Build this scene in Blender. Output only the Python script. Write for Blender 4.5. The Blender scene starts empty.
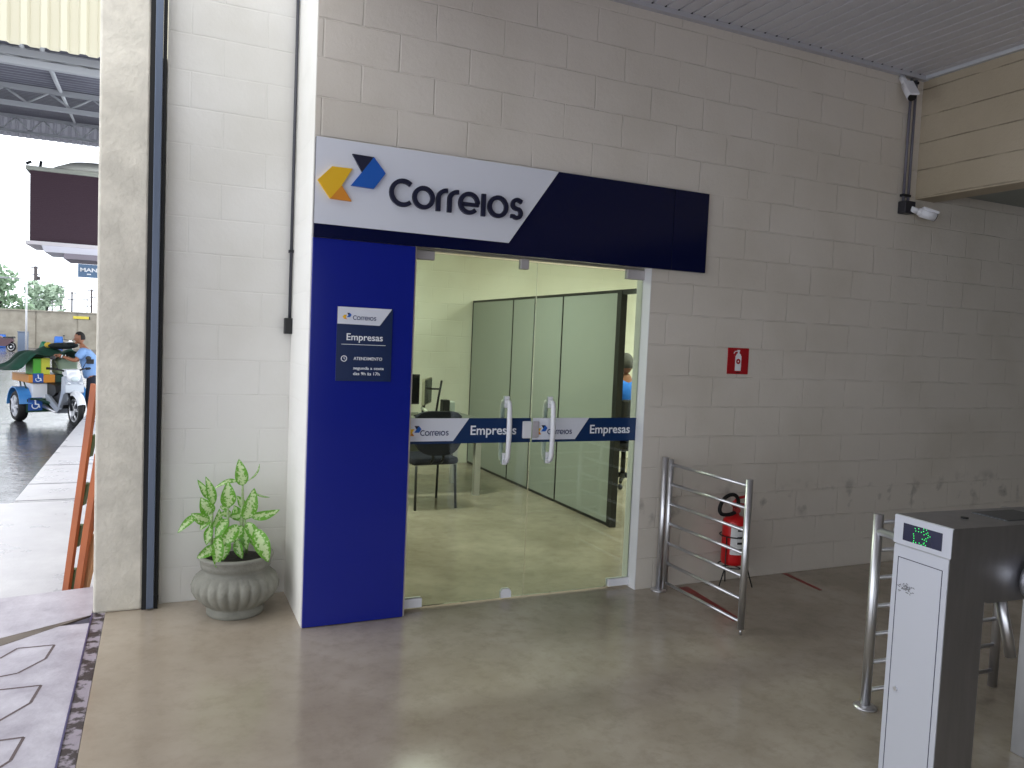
import bpy, bmesh, math, random
from mathutils import Vector, Matrix, Euler
random.seed(7)
PI = math.pi
SC = bpy.context.scene
COL = SC.collection

# ------------------------------------------------------------------ camera, sky, exposure
CAM = Vector((-0.7019, -4.0748, 1.57)); YAW, PITCH, ROLL, FPX = 0.4299, -0.0572, 0.0438, 769.5
_f = Vector((math.sin(YAW)*math.cos(PITCH), math.cos(YAW)*math.cos(PITCH), math.sin(PITCH)))
_r = Vector((math.cos(YAW), -math.sin(YAW), 0)); _u = _r.cross(_f)
_r2 = _r*math.cos(ROLL)+_u*math.sin(ROLL); _u2 = -_r*math.sin(ROLL)+_u*math.cos(ROLL)
cd = bpy.data.cameras.new('camera'); co = bpy.data.objects.new('camera', cd); COL.objects.link(co)
m = Matrix((( _r2.x,_u2.x,-_f.x, CAM.x),(_r2.y,_u2.y,-_f.y, CAM.y),(_r2.z,_u2.z,-_f.z, CAM.z),(0,0,0,1)))
co.matrix_world = m
cd.sensor_fit = 'HORIZONTAL'; cd.sensor_width = 36; cd.lens = FPX/1024*36; cd.clip_start = .05; cd.clip_end = 500
SC.camera = co
SC.view_settings.view_transform = 'Standard'; SC.view_settings.look = 'None'
SC.view_settings.gamma = 1; SC.view_settings.use_curve_mapping = False
SC.view_settings.exposure = 0.0
SKY = 2.55
w = bpy.data.worlds.new('overcast_sky'); SC.world = w; w.use_nodes = True
nt = w.node_tree; nt.nodes.clear()
wo = nt.nodes.new('ShaderNodeOutputWorld'); bg = nt.nodes.new('ShaderNodeBackground')
tc = nt.nodes.new('ShaderNodeTexCoord'); sp = nt.nodes.new('ShaderNodeSeparateXYZ'); rp = nt.nodes.new('ShaderNodeValToRGB')
nt.links.new(tc.outputs['Generated'], sp.inputs[0]); nt.links.new(sp.outputs['Z'], rp.inputs[0])
rp.color_ramp.elements[0].position = 0.0; rp.color_ramp.elements[0].color = (.86, .92, 1, 1)
rp.color_ramp.elements[1].position = 1.0; rp.color_ramp.elements[1].color = (1, 1, 1, 1)
nt.links.new(rp.outputs[0], bg.inputs[0]); bg.inputs[1].default_value = SKY; nt.links.new(bg.outputs[0], wo.inputs[0])
SC.cycles.use_denoising = True
SC.cycles.max_bounces = 10; SC.cycles.diffuse_bounces = 6; SC.cycles.glossy_bounces = 5; SC.cycles.transparent_max_bounces = 12
SC.cycles.sample_clamp_indirect = 6
SC.cycles.caustics_reflective = False; SC.cycles.caustics_refractive = False

def area(name, loc, rot, sx, sy, power, color=(1, 1, 1), portal=False):
    l = bpy.data.lights.new(name, 'AREA'); l.shape = 'RECTANGLE'; l.size = sx; l.size_y = sy; l.energy = power; l.color = color
    if portal: l.cycles.is_portal = True
    o = bpy.data.objects.new(name, l); COL.objects.link(o); o.location = loc; o.rotation_euler = rot
    return o
# daylight enters by the open side of the hall (x = -1): a portal guides the sky's samples there
area('side_opening_portal', (-1.25, -4.25, 1.85), (0, -PI/2, 0), 3.5, 9.3, 1, portal=True)
area('added_rear_opening_portal', (.2, -9.1, 1.4), (-PI/2, 0, 0), 2.3, 2.8, 1, portal=True)  # the rear opening is added, unseen, to brighten the lower right wall
OFFICE_W = 66

# ------------------------------------------------------------------ materials
def lin(c):
    if isinstance(c, str):
        c = [int(c[i:i+2], 16)/255 for i in (0, 2, 4)]
        c = [(v/12.92 if v <= .04045 else ((v+.055)/1.055)**2.4) for v in c]
    return (*c[:3], 1)
MATS = {}
def mat(name, col, rough=.5, metal=0, var=0, vscale=4, col2=None, bump=0, bscale=60, spec=.5, coat=0, emit=0, rvar=0, stretch=None, ramp=(.35, .68)):
    if name in MATS: return MATS[name]
    M = bpy.data.materials.new(name); M.use_nodes = True; N = M.node_tree.nodes; L = M.node_tree.links; b = N['Principled BSDF']
    c = lin(col); b.inputs['Base Color'].default_value = c; b.inputs['Roughness'].default_value = rough; b.inputs['Metallic'].default_value = metal
    b.inputs['Specular IOR Level'].default_value = spec; b.inputs['Coat Weight'].default_value = coat
    if emit: b.inputs['Emission Color'].default_value = c; b.inputs['Emission Strength'].default_value = emit
    t = N.new('ShaderNodeTexCoord'); src = t.outputs['Object']
    if stretch:
        mp = N.new('ShaderNodeMapping'); mp.inputs['Scale'].default_value = stretch; L.new(src, mp.inputs[0]); src = mp.outputs[0]
    if var or col2:
        n = N.new('ShaderNodeTexNoise'); n.inputs['Scale'].default_value = vscale; n.inputs['Detail'].default_value = 6; n.inputs['Roughness'].default_value = .6
        L.new(src, n.inputs['Vector']); r = N.new('ShaderNodeValToRGB'); L.new(n.outputs['Fac'], r.inputs[0])
        r.color_ramp.elements[0].position = ramp[0]; r.color_ramp.elements[1].position = ramp[1]
        d = lin(col2) if col2 else (*[v*(1-var) for v in c[:3]], 1)
        r.color_ramp.elements[0].color = d; r.color_ramp.elements[1].color = c; L.new(r.outputs[0], b.inputs['Base Color'])
        if rvar:
            mr = N.new('ShaderNodeMapRange'); L.new(n.outputs['Fac'], mr.inputs[0]); mr.inputs[3].default_value = rough-rvar; mr.inputs[4].default_value = rough+rvar
            L.new(mr.outputs[0], b.inputs['Roughness'])
    if bump:
        n2 = N.new('ShaderNodeTexNoise'); n2.inputs['Scale'].default_value = bscale; n2.inputs['Detail'].default_value = 4
        L.new(src, n2.inputs['Vector']); bp = N.new('ShaderNodeBump'); bp.inputs['Strength'].default_value = bump; bp.inputs['Distance'].default_value = .01
        L.new(n2.outputs['Fac'], bp.inputs['Height']); L.new(bp.outputs[0], b.inputs['Normal'])
    MATS[name] = M; return M

def block_mat(name, col, axis='x', off=.03, row=.1975, bw=.4, offset=.5, strength=.7, rough=.6, dirt=.02, mort=.07, scuff=False):
    M = bpy.data.materials.new(name); M.use_nodes = True; N = M.node_tree.nodes; L = M.node_tree.links; b = N['Principled BSDF']
    b.inputs['Roughness'].default_value = rough; b.inputs['Specular IOR Level'].default_value = .35
    t = N.new('ShaderNodeTexCoord'); s = N.new('ShaderNodeSeparateXYZ'); L.new(t.outputs['Object'], s.inputs[0])
    # slight wobble of the joints, as hand laid
    wn = N.new('ShaderNodeTexNoise'); wn.inputs['Scale'].default_value = 3.5; wn.inputs['Detail'].default_value = 3; L.new(t.outputs['Object'], wn.inputs['Vector'])
    ws = N.new('ShaderNodeSeparateXYZ'); L.new(wn.outputs['Color'], ws.inputs[0])
    def madd(a, mul, add):
        q = N.new('ShaderNodeMath'); q.operation = 'MULTIPLY_ADD'; L.new(a, q.inputs[0]); q.inputs[1].default_value = mul
        if isinstance(add, (int, float)): q.inputs[2].default_value = add
        else: L.new(add, q.inputs[2])
        return q.outputs[0]
    u = madd(ws.outputs[0], .016, s.outputs['X' if axis == 'x' else 'Y']); u = madd(u, 1, -off-.008)
    v = madd(ws.outputs[1], .010, s.outputs['Z']); v = madd(v, 1, -.005)
    c = N.new('ShaderNodeCombineXYZ'); L.new(u, c.inputs[0]); L.new(v, c.inputs[1])
    br = N.new('ShaderNodeTexBrick'); br.offset = offset; br.inputs['Scale'].default_value = 1; br.inputs['Mortar Size'].default_value = .0055
    br.inputs['Mortar Smooth'].default_value = .6; br.inputs['Brick Width'].default_value = bw; br.inputs['Row Height'].default_value = row; br.inputs['Bias'].default_value = 0
    br.inputs['Color1'].default_value = (0, 0, 0, 1); br.inputs['Color2'].default_value = (1, 1, 1, 1)
    L.new(c.outputs[0], br.inputs['Vector'])
    n = N.new('ShaderNodeTexNoise'); n.inputs['Scale'].default_value = 38; n.inputs['Detail'].default_value = 6; n.inputs['Roughness'].default_value = .7; L.new(t.outputs['Object'], n.inputs['Vector'])
    n1 = N.new('ShaderNodeTexNoise'); n1.inputs['Scale'].default_value = 6; n1.inputs['Detail'].default_value = 3; L.new(t.outputs['Object'], n1.inputs['Vector'])
    # joints fade in and out where the paint fills them
    pf = N.new('ShaderNodeMapRange'); L.new(n1.outputs['Fac'], pf.inputs[0]); pf.inputs[1].default_value = .38; pf.inputs[2].default_value = .62; pf.inputs[3].default_value = .08; pf.inputs[4].default_value = 1
    mm = N.new('ShaderNodeMath'); mm.operation = 'MULTIPLY'; L.new(br.outputs['Fac'], mm.inputs[0]); L.new(pf.outputs[0], mm.inputs[1])
    h = madd(mm.outputs[0], -1, madd(n.outputs['Fac'], .34, madd(n1.outputs['Fac'], .5, 0)))
    bp = N.new('ShaderNodeBump'); bp.inputs['Strength'].default_value = strength; bp.inputs['Distance'].default_value = .009
    L.new(h, bp.inputs['Height']); L.new(bp.outputs[0], b.inputs['Normal'])
    base = lin(col)
    def mix(a, bcol, fac, k):
        x = N.new('ShaderNodeMix'); x.data_type = 'RGBA'; q = N.new('ShaderNodeMath'); q.operation = 'MULTIPLY'; L.new(fac, q.inputs[0]); q.inputs[1].default_value = k
        L.new(q.outputs[0], x.inputs[0])
        if isinstance(a, tuple): x.inputs[6].default_value = a
        else: L.new(a, x.inputs[6])
        x.inputs[7].default_value = bcol; return x.outputs[2]
    cc = mix(base, (*[q*.62 for q in base[:3]], 1), mm.outputs[0], mort)
    sx = N.new('ShaderNodeSeparateXYZ'); L.new(br.outputs['Color'], sx.inputs[0])
    cc = mix(cc, (*[q*(1-dirt) for q in base[:3]], 1), sx.outputs[0], 1)
    ng = N.new('ShaderNodeTexNoise'); ng.inputs['Scale'].default_value = 1.3; ng.inputs['Detail'].default_value = 7; L.new(t.outputs['Object'], ng.inputs['Vector'])
    mr = N.new('ShaderNodeMapRange'); L.new(ng.outputs['Fac'], mr.inputs[0]); mr.inputs[1].default_value = .45; mr.inputs[2].default_value = .75
    cc = mix(cc, (base[0]*.72, base[1]*.70, base[2]*.64, 1), mr.outputs[0], .5)
    if scuff:   # grey rub marks near handrail height
        ns = N.new('ShaderNodeTexNoise'); ns.inputs['Scale'].default_value = 7; ns.inputs['Detail'].default_value = 8; L.new(t.outputs['Object'], ns.inputs['Vector'])
        z0 = madd(s.outputs['Z'], 1, -.52); ab = N.new('ShaderNodeMath'); ab.operation = 'ABSOLUTE'; L.new(z0, ab.inputs[0])
        band = N.new('ShaderNodeMapRange'); L.new(ab.outputs[0], band.inputs[0]); band.inputs[1].default_value = .04; band.inputs[2].default_value = .17; band.inputs[3].default_value = 1; band.inputs[4].default_value = 0
        th = N.new('ShaderNodeMapRange'); L.new(ns.outputs['Fac'], th.inputs[0]); th.inputs[1].default_value = .55; th.inputs[2].default_value = .70
        q = N.new('ShaderNodeMath'); q.operation = 'MULTIPLY'; L.new(band.outputs[0], q.inputs[0]); L.new(th.outputs[0], q.inputs[1])
        cc = mix(cc, (.06, .055, .05, 1), q.outputs[0], .55)
    L.new(cc, b.inputs['Base Color'])
    return M

def glass_mat():
    M = bpy.data.materials.new('clear_glass'); M.use_nodes = True; N = M.node_tree.nodes; L = M.node_tree.links; N.clear()
    o = N.new('ShaderNodeOutputMaterial'); t = N.new('ShaderNodeBsdfTransparent'); t.inputs[0].default_value = (.90, .97, .92, 1)
    g = N.new('ShaderNodeBsdfGlossy'); g.inputs['Roughness'].default_value = .01; fr = N.new('ShaderNodeFresnel'); fr.inputs[0].default_value = 1.45
    x = N.new('ShaderNodeMixShader'); L.new(fr.outputs[0], x.inputs[0]); L.new(t.outputs[0], x.inputs[1]); L.new(g.outputs[0], x.inputs[2]); L.new(x.outputs[0], o.inputs[0])
    return M
GLASS = glass_mat()
SMOKE = mat('translucent_panel', 'f4f2e4', .5)
def translucent(name, col, amt):
    M = bpy.data.materials.new(name); M.use_nodes = True; N = M.node_tree.nodes; L = M.node_tree.links; N.clear()
    o = N.new('ShaderNodeOutputMaterial'); d = N.new('ShaderNodeBsdfDiffuse'); t = N.new('ShaderNodeBsdfTranslucent'); x = N.new('ShaderNodeMixShader')
    d.inputs[0].default_value = lin(col); t.inputs[0].default_value = lin(col); x.inputs[0].default_value = amt
    L.new(d.outputs[0], x.inputs[1]); L.new(t.outputs[0], x.inputs[2]); L.new(x.outputs[0], o.inputs[0]); return M
LED = mat('green_led', '30e060', .4, emit=1.0)

WALL = block_mat('cream_block_paint', 'dcd5cb', 'x', .03, scuff=True)
WALLB = block_mat('cream_block_paint_recess', 'd6d4cf', 'x', -.005, offset=.42, strength=.4)
WALLY = block_mat('cream_block_paint_beam', 'b9ad98', 'y', .1, bw=2.4, strength=.9, mort=.9)
OFFW = block_mat('pale_yellow_office_block', 'eae9dc', 'x', .1, strength=.5)
OFFP = mat('office_plaster', 'eae9de', .7)
WHITEREV = block_mat('white_reveal_paint', 'eceae4', 'y', .1, strength=.3)
PILLAR = mat('cream_plaster', 'dad4c6', .75, var=.22, vscale=7, bump=.5, bscale=35)
STEEL = mat('brushed_steel', 'd6d6da', .36, 1)
STEELD = mat('turnstile_steel', 'b4b4b8', .42, 1, var=.12, vscale=3, stretch=(8, 8, 1.2))
STEELF = mat('turnstile_front_coating', 'c6c8d2', .4, .25)
BLUE = mat('glossy_royal_blue', '142288', .12, spec=.5)
NAVYB = mat('glossy_navy_board', '0a1036', .14, spec=.3)
WHITEP = mat('white_acrylic', 'dfe2ec', .25)
NAVY = mat('dark_navy_letters', '0b0f30', .5)
NAVYL = mat('navy_print', '10245c', .5)
LOGOB = mat('logo_blue', '0f58b4', .4)
LOGOY = mat('logo_yellow', 'eab81e', .4)
LOGOO = mat('logo_orange', 'd98a24', .4)
PETROL = mat('petrol_blue_vinyl', '0c2f5c', .3)
WHITEL = mat('white_lettering', 'eef0f4', .5)
WPLA = mat('white_plastic', 'e9eaf0', .35)
GREYP = mat('grey_clamp_plastic', 'b6b2b4', .4)
BLACK = mat('black_plastic', '101012', .45)
BLACKR = mat('black_rubber', '0c0c0e', .7)
DARKM = mat('dark_metal', '1c1f26', .5, .3)
RAILG = mat('rail_grey_blue', '5c6678', .4, .3)
RED = mat('fire_red', 'c4181c', .3)
CONC = mat('cast_concrete', '8b8a80', .85, var=.25, vscale=9, bump=.4, bscale=90)
SOIL = mat('dark_soil', '1d1712', .95, bump=1, bscale=60)

# ------------------------------------------------------------------ mesh helpers
class MB:
    def __init__(s): s.bm = bmesh.new()
    def box(s, x0, x1, y0, y1, z0, z1, mi=0, bev=0):
        r = bmesh.ops.create_cube(s.bm, size=1)['verts']
        for v in r: v.co = Vector(((x0+x1)/2+v.co.x*(x1-x0), (y0+y1)/2+v.co.y*(y1-y0), (z0+z1)/2+v.co.z*(z1-z0)))
        fs = set(f for v in r for f in v.link_faces)
        if bev:
            es = list(set(e for v in r for e in v.link_edges))
            q = bmesh.ops.bevel(s.bm, geom=es, offset=bev, segments=2, affect='EDGES', profile=.5)
            fs = set(q['faces']) | set(f for f in fs if f.is_valid)
        for f in fs:
            if f.is_valid: f.material_index = mi
        return s
    def obox(s, c, d, hx, hy, z0, z1, mi=0, bev=0):   # box turned by d degrees about z at centre c
        n0 = set(s.bm.verts); s.box(-hx, hx, -hy, hy, z0, z1, mi, bev)
        R = Matrix.Rotation(math.radians(d), 3, 'Z')
        for v in s.bm.verts:
            if v not in n0: v.co = R @ v.co + Vector((c[0], c[1], 0))
        return s
    def tube(s, pts, r, seg=10, mi=0, closed=False, cap=True, smooth=True):
        pts = [Vector(p) for p in pts]; rr = r if isinstance(r, (list, tuple)) else [r]*len(pts); rings = []; n = len(pts)
        prev = None
        for i, p in enumerate(pts):
            if closed: t = pts[(i+1) % n]-pts[i-1]
            else: t = pts[min(i+1, n-1)]-pts[max(i-1, 0)]
            t.normalize()
            if prev is None:
                a = Vector((0, 0, 1)) if abs(t.z) < .9 else Vector((1, 0, 0)); u = t.cross(a).normalized()
            else: u = (prev-t*prev.dot(t)).normalized()
            prev = u; v = t.cross(u)
            rings.append([s.bm.verts.new(p+(u*math.cos(2*PI*k/seg)+v*math.sin(2*PI*k/seg))*rr[i]) for k in range(seg)])
        for i in range(n if closed else n-1):
            a, b = rings[i], rings[(i+1) % n]
            for k in range(seg):
                f = s.bm.faces.new((a[k], a[(k+1) % seg], b[(k+1) % seg], b[k])); f.smooth = smooth; f.material_index = mi
        if cap and not closed:
            for q in (rings[0][::-1], rings[-1]):
                f = s.bm.faces.new(q); f.material_index = mi
        return s
    def lathe(s, prof, c=(0, 0, 0), seg=32, mi=0, flute=None, axis='z', smooth=True, loop=False):
        rings = []
        for (r, z) in prof:
            ring = []
            for k in range(seg):
                a = 2*PI*k/seg; q = r
                if flute: q = r*(1+flute(a, z))
                x, y = q*math.cos(a), q*math.sin(a)
                p = {'z': (x, y, z), 'y': (x, z, y), 'x': (z, x, y)}[axis]
                ring.append(s.bm.verts.new(Vector(p)+Vector(c)))
            rings.append(ring)
        for i in range(len(rings) if loop else len(rings)-1):
            j = (i+1) % len(rings)
            for k in range(seg):
                f = s.bm.faces.new((rings[i][k], rings[i][(k+1) % seg], rings[j][(k+1) % seg], rings[j][k])); f.smooth = smooth; f.material_index = mi
        for q, rv in (() if loop else ((rings[0], 1), (rings[-1], 0))):
            f = s.bm.faces.new(q[::-1] if rv else q); f.material_index = mi
        return s
    def prism(s, poly, y0, y1, plane='xz', mi=0):
        def P(a, b, y): return {'xz': (a, y, b), 'yz': (y, a, b), 'xy': (a, b, y)}[plane]
        A = [s.bm.verts.new(P(a, b, y0)) for a, b in poly]; B = [s.bm.verts.new(P(a, b, y1)) for a, b in poly]; n = len(poly)
        fs = [s.bm.faces.new(A), s.bm.faces.new(B[::-1])]
        for i in range(n): fs.append(s.bm.faces.new((A[i], B[i], B[(i+1) % n], A[(i+1) % n])))
        for f in fs: f.material_index = mi
        return s
    def strip(s, pts, w, y0, y1, closed=False, mi=0):   # flat stroke in the xz plane, w wide
        n = len(pts); L_, R_ = [], []
        for i in range(n):
            a = pts[i-1] if closed or i else pts[i]; b = pts[(i+1) % n] if closed or i < n-1 else pts[i]
            tx, tz = b[0]-a[0], b[1]-a[1]; l = math.hypot(tx, tz) or 1; nx, nz = -tz/l*w/2, tx/l*w/2
            L_.append((pts[i][0]+nx, pts[i][1]+nz)); R_.append((pts[i][0]-nx, pts[i][1]-nz))
        V = [[s.bm.verts.new((p[0], y, p[1])) for p in q] for q in (L_, R_) for y in (y0, y1)]
        l0, l1, r0, r1 = V
        for i in range(n if closed else n-1):
            j = (i+1) % n
            for q in ((l0[i], l0[j], r0[j], r0[i]), (l1[i], r1[i], r1[j], l1[j]), (l0[i], l1[i], l1[j], l0[j]), (r0[i], r0[j], r1[j], r1[i])):
                s.bm.faces.new(q).material_index = mi
        if not closed:
            for k in (0, n-1): s.bm.faces.new((l0[k], r0[k], r1[k], l1[k])).material_index = mi
        return s
    def ball(s, c, r, sc=(1, 1, 1), mi=0, u=16, v=10):
        q = bmesh.ops.create_uvsphere(s.bm, u_segments=u, v_segments=v, radius=r)['verts']
        for x in q: x.co = Vector((x.co.x*sc[0], x.co.y*sc[1], x.co.z*sc[2]))+Vector(c)
        for f in set(f for x in q for f in x.link_faces): f.smooth = True; f.material_index = mi
        return s
    def build(s, name, m_, parent=None, loc=None, rot=None):
        bmesh.ops.recalc_face_normals(s.bm, faces=s.bm.faces)
        me = bpy.data.meshes.new(name); s.bm.to_mesh(me); s.bm.free()
        for x in (m_ if isinstance(m_, (list, tuple)) else [m_]): me.materials.append(x)
        o = bpy.data.objects.new(name, me); COL.objects.link(o)
        if parent: o.parent = parent
        if loc: o.location = loc
        if rot: o.rotation_euler = rot
        return o
def thing(name, label, cat, loc=(0, 0, 0), rz=0, group=None):
    o = bpy.data.objects.new(name, None); COL.objects.link(o); o.empty_display_size = .1; o.location = loc; o.rotation_euler = (0, 0, rz)
    o['label'] = label; o['category'] = cat
    if group: o['group'] = group
    return o
def tag(o, label, cat, group=None):
    o['label'] = label; o['category'] = cat
    if group: o['group'] = group
    return o
def struct(o): o['kind'] = 'structure'; return o
def origin(o, p):   # move a mesh thing's origin to p without moving it
    o.data.transform(Matrix.Translation(-Vector(p))); o.location = Vector(p); return o
def text(name, s, size, loc, m_, parent=None, ext=.001, off=0, rot=(PI/2, 0, 0), sx=1, align='LEFT'):
    c = bpy.data.curves.new(name, 'FONT'); c.body = s; c.size = size; c.extrude = ext; c.offset = off; c.align_x = align; c.resolution_u = 4
    t = bpy.data.objects.new(name+'_src', c); COL.objects.link(t)
    me = bpy.data.meshes.new_from_object(t.evaluated_get(bpy.context.evaluated_depsgraph_get()))
    bpy.data.objects.remove(t); bpy.data.curves.remove(c)
    me.transform(Matrix.Diagonal((sx, 1, 1, 1))); me.materials.clear(); me.materials.append(m_)
    o = bpy.data.objects.new(name, me); COL.objects.link(o); o.rotation_euler = rot; o.location = loc
    if parent: o.parent = parent
    return o
def text_fit(name, s, x0, x1, z, height, y, m_, parent, ext=.0008, off=0):
    o = text(name, s, 1, (0, 0, 0), m_, parent, ext=0, off=0)
    xs = [v.co.x for v in o.data.vertices]; w_ = max(xs)-min(xs); bpy.data.objects.remove(o)
    size = height/.73
    return text(name, s, size, (x0-min(xs)*size*((x1-x0)/(w_*size)), y, z), m_, parent, ext=ext, off=off, sx=(x1-x0)/(w_*size))
def arc(cx, cz, r, a0, a1, n=20): return [(cx+r*math.cos(math.radians(a0+(a1-a0)*i/n)), cz+r*math.sin(math.radians(a0+(a1-a0)*i/n))) for i in range(n+1)]

# the postal company's wordmark, as strokes; units are those of the big sign (baseline 0, C .15 high, .80 wide)
def wordmark(name, parent, m_, x, z, y0, y1, k=1, w=.0235):
    def S(p): return [(x+a*k, z+b*k) for a, b in p]
    mb = MB(); W = w*k
    mb.strip(S(arc(.075, .075, .063, 48, 312, 26)), W, y0, y1)
    mb.strip(S(arc(.192, .0625, .0515, 0, 360, 28)[:-1]), W, y0, y1, closed=True)
    for x0 in (.277, .342):
        mb.strip(S([(x0, 0), (x0, .07)]+arc(x0+.045, .07, .045, 175, 95, 8)+[(x0+.052, .1155)]), W, y0, y1)
    mb.strip(S(arc(.458, .0625, .0515, 322, 0, 3)[:0]+arc(.458, .0625, .0515, 360, 50, 22)[:1]+arc(.458, .0625, .0515, 0, 318, 26)), W, y0, y1)
    mb.strip(S([(.415, .056), (.515, .056)]), W*.85, y0, y1)
    mb.strip(S([(.545, 0), (.545, .124)]), W, y0, y1)
    mb.strip(S(arc(.634, .0625, .0515, 0, 360, 28)[:-1]), W, y0, y1, closed=True)
    mb.strip(S([(.782, .104)]+arc(.752, .0885, .0265, 60, 225, 9)+[(.752, .0625)]+arc(.752, .0385, .0265, 60, -135, 10)+[(.716, .020)]), W*.95, y0, y1)
    return mb.build(name, m_, parent)
def emblem(parent, x, z, y0, y1, k=1):
    T = lambda p: [(x+(a-.019)*k, z+(b-2.259)*k) for a, b in p]
    e = MB().prism(T([(.248, 2.418), (.308, 2.503), (.374, 2.426), (.313, 2.338), (.191, 2.341)]), y0, y1)
    e.prism(T([(.194, 2.505), (.308, 2.503), (.248, 2.418)]), y0, y1, mi=1)
    e.prism(T([(.197, 2.428), (.091, 2.427), (.019, 2.350), (.085, 2.262), (.143, 2.335)]), y0, y1, mi=2)
    e.prism(T([(.143, 2.335), (.085, 2.262), (.198, 2.259)]), y0, y1, mi=3)
    return e.build('emblem', [LOGOB, NAVY, LOGOY, LOGOO], parent)

# ------------------------------------------------------------------ hall structure
ZC = 3.64
def floor_mat():
    M = mat('polished_concrete_floor', 'b6ac9d', .2, col2='958a7a', vscale=1.3, rvar=.1, bump=.05, bscale=6, spec=.6)
    N = M.node_tree.nodes; L = M.node_tree.links; b = N['Principled BSDF']; src = b.inputs['Base Color'].links[0].from_socket
    t = N.new('ShaderNodeTexCoord'); n = N.new('ShaderNodeTexNoise'); n.inputs['Scale'].default_value = 9; n.inputs['Detail'].default_value = 9; n.inputs['Roughness'].default_value = .75
    L.new(t.outputs['Object'], n.inputs['Vector']); mr = N.new('ShaderNodeMapRange'); L.new(n.outputs['Fac'], mr.inputs[0]); mr.inputs[1].default_value = .48; mr.inputs[2].default_value = .74; mr.inputs[4].default_value = .42
    x = N.new('ShaderNodeMix'); x.data_type = 'RGBA'; L.new(mr.outputs[0], x.inputs[0]); L.new(src, x.inputs[6]); x.inputs[7].default_value = lin('6c6051')
    # red-brown dust near the entrance
    s = N.new('ShaderNodeSeparateXYZ'); L.new(t.outputs['Object'], s.inputs[0]); m2 = N.new('ShaderNodeMapRange'); L.new(s.outputs['X'], m2.inputs[0])
    m2.inputs[1].default_value = 1.0; m2.inputs[2].default_value = -1.0; m2.inputs[3].default_value = 0; m2.inputs[4].default_value = .45
    x2 = N.new('ShaderNodeMix'); x2.data_type = 'RGBA'; L.new(m2.outputs[0], x2.inputs[0]); L.new(x.outputs[2], x2.inputs[6]); x2.inputs[7].default_value = lin('a29382')
    L.new(x2.outputs[2], b.inputs['Base Color']); return M
FLOOR = floor_mat()
struct(MB().box(-.95, 9, -9, .6, -.2, 0).box(-.76, 9, .6, 5.1, -.2, 0).build('floor', FLOOR))
# front wall with the door opening; its left end steps out of the recess
fw = MB()
DX0, DX1, DZ = .562, 2.10, 2.06
fw.box(0, DX0, 0, .155, 0, ZC+.6).box(DX0, DX1, 0, .155, DZ, ZC+.6).box(DX1, 9, 0, .155, 0, ZC+.6)
struct(fw.build('wall_front', WALL))
struct(MB().box(-.004, 0, .002, .6, 0, ZC+.6).box(0, .2, .155, .6, 0, ZC+.6).build('wall_return', WHITEREV))
struct(MB().box(DX1-.004, DX1, .0, .155, 0, DZ).build('wall_reveal', mat('white_plaster_reveal', 'e6e7e8', .6)))
struct(MB().box(-.69, 0, .6, .75, 0, ZC+.6).build('wall_recess', WALLB))
struct(MB().box(-1.010, -.772, .53, .75, 0, ZC+.6, bev=.012).build('wall_pillar', PILLAR))
struct(MB().box(-1.0, -.8, .75, 5.1, -.4, ZC+.6).build('wall_outer', PILLAR))
struct(MB().box(4.417, 4.62, -9, 0, 2.75, ZC+.3).build('wall_right', WALLY))
struct(MB().box(1.35, 9, -9.2, -9, 0, ZC+.3).box(-.95, 1.35, -9.2, -9, 2.8, ZC+.3).build('wall_back', mat('wall_paint_low_bounce', '6e685e', .8, var=.1)))  # unseen; dark paint cuts bounce, the gap at its left is added for daylight
struct(MB().box(9, 9.2, -9.2, .2, 0, ZC+.3).build('wall_far_right', mat('wall_paint_shade', 'cfc8b8', .8)))
# ribbed white ceiling
CEIL = mat('white_pvc_ceiling', 'd2d2d8', .45, var=.06, vscale=2)
cl = MB(); cl.box(-1.05, 4.43, -9.1, -1.2, ZC+.012, ZC+.06).box(.0, 4.43, -1.2, .0, ZC+.012, ZC+.06)
x = .02
while x < 4.4:
    cl.box(x, x+.082, -9.05, -.035, ZC, ZC+.014); x += .098
struct(cl.build('ceiling', CEIL))
struct(MB().box(4.6, 9, -9.1, 0, 2.83, 2.9).build('ceiling_side_bay', mat('side_bay_ceiling', '8d938f', .6)))
struct(MB().box(-1.08, -.93, -9.1, -.45, 2.92, ZC+.3).build('wall_light_baffle', PILLAR))  # added unseen baffle over the side opening, dims the upper wall
struct(MB().box(-3.0, -1.08, -9, -.45, 3.02, 3.08).build('ceiling_shade_overhang', mat('shade_overhang_sheet', '9a9ca0', .6)))  # unseen overhang, shaped to hold daylight off the ramp and upper wall
tr = MB().box(0, 4.417, -.04, 0, ZC-.03, ZC+.01)
x = .1
while x < 4.35: tr.box(x, x+.012, -.046, -.034, ZC-.004, ZC+.012, mi=1); x += .098
struct(tr.build('trim_1', [mat('ceiling_trim', 'bcbdc4', .5), DARKM]))
tr = MB().box(4.385, 4.417, -9, -.04, ZC-.025, ZC+.01); struct(tr.build('trim_2', mat('ceiling_trim_light', 'c4c7cc', .5)))
# threshold strip: a stained metal channel with a bright inner rail
TH = mat('stained_channel', '9a909c', .4, col2='2a1a1e', ramp=(.47, .54), vscale=11, bump=.3, bscale=30)
th = MB().box(-1.012, -.952, -9, .53, -.1, .0).box(-1.016, -1.009, -9, .53, -.02, .006, mi=1)
struct(th.build('floor_threshold', [TH, mat('channel_edge', '55507a', .3, .4)]))

# sliding-door guide between pillar and recess
t = thing('sliding_door_rail', 'tall grey metal guide rail with black edges beside the plaster pillar', 'rail', (-.734, .53, 0))
MB().box(-.017, .020, -.035, .02, .01, ZC-.02, bev=.003).build('rail', RAILG, t)
MB().box(-.040, -.018, -.01, .06, .0, ZC-.02).build('seal', BLACKR, t)
MB().box(.021, .040, -.01, .06, .0, ZC-.02).build('seal', BLACKR, t)

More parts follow.
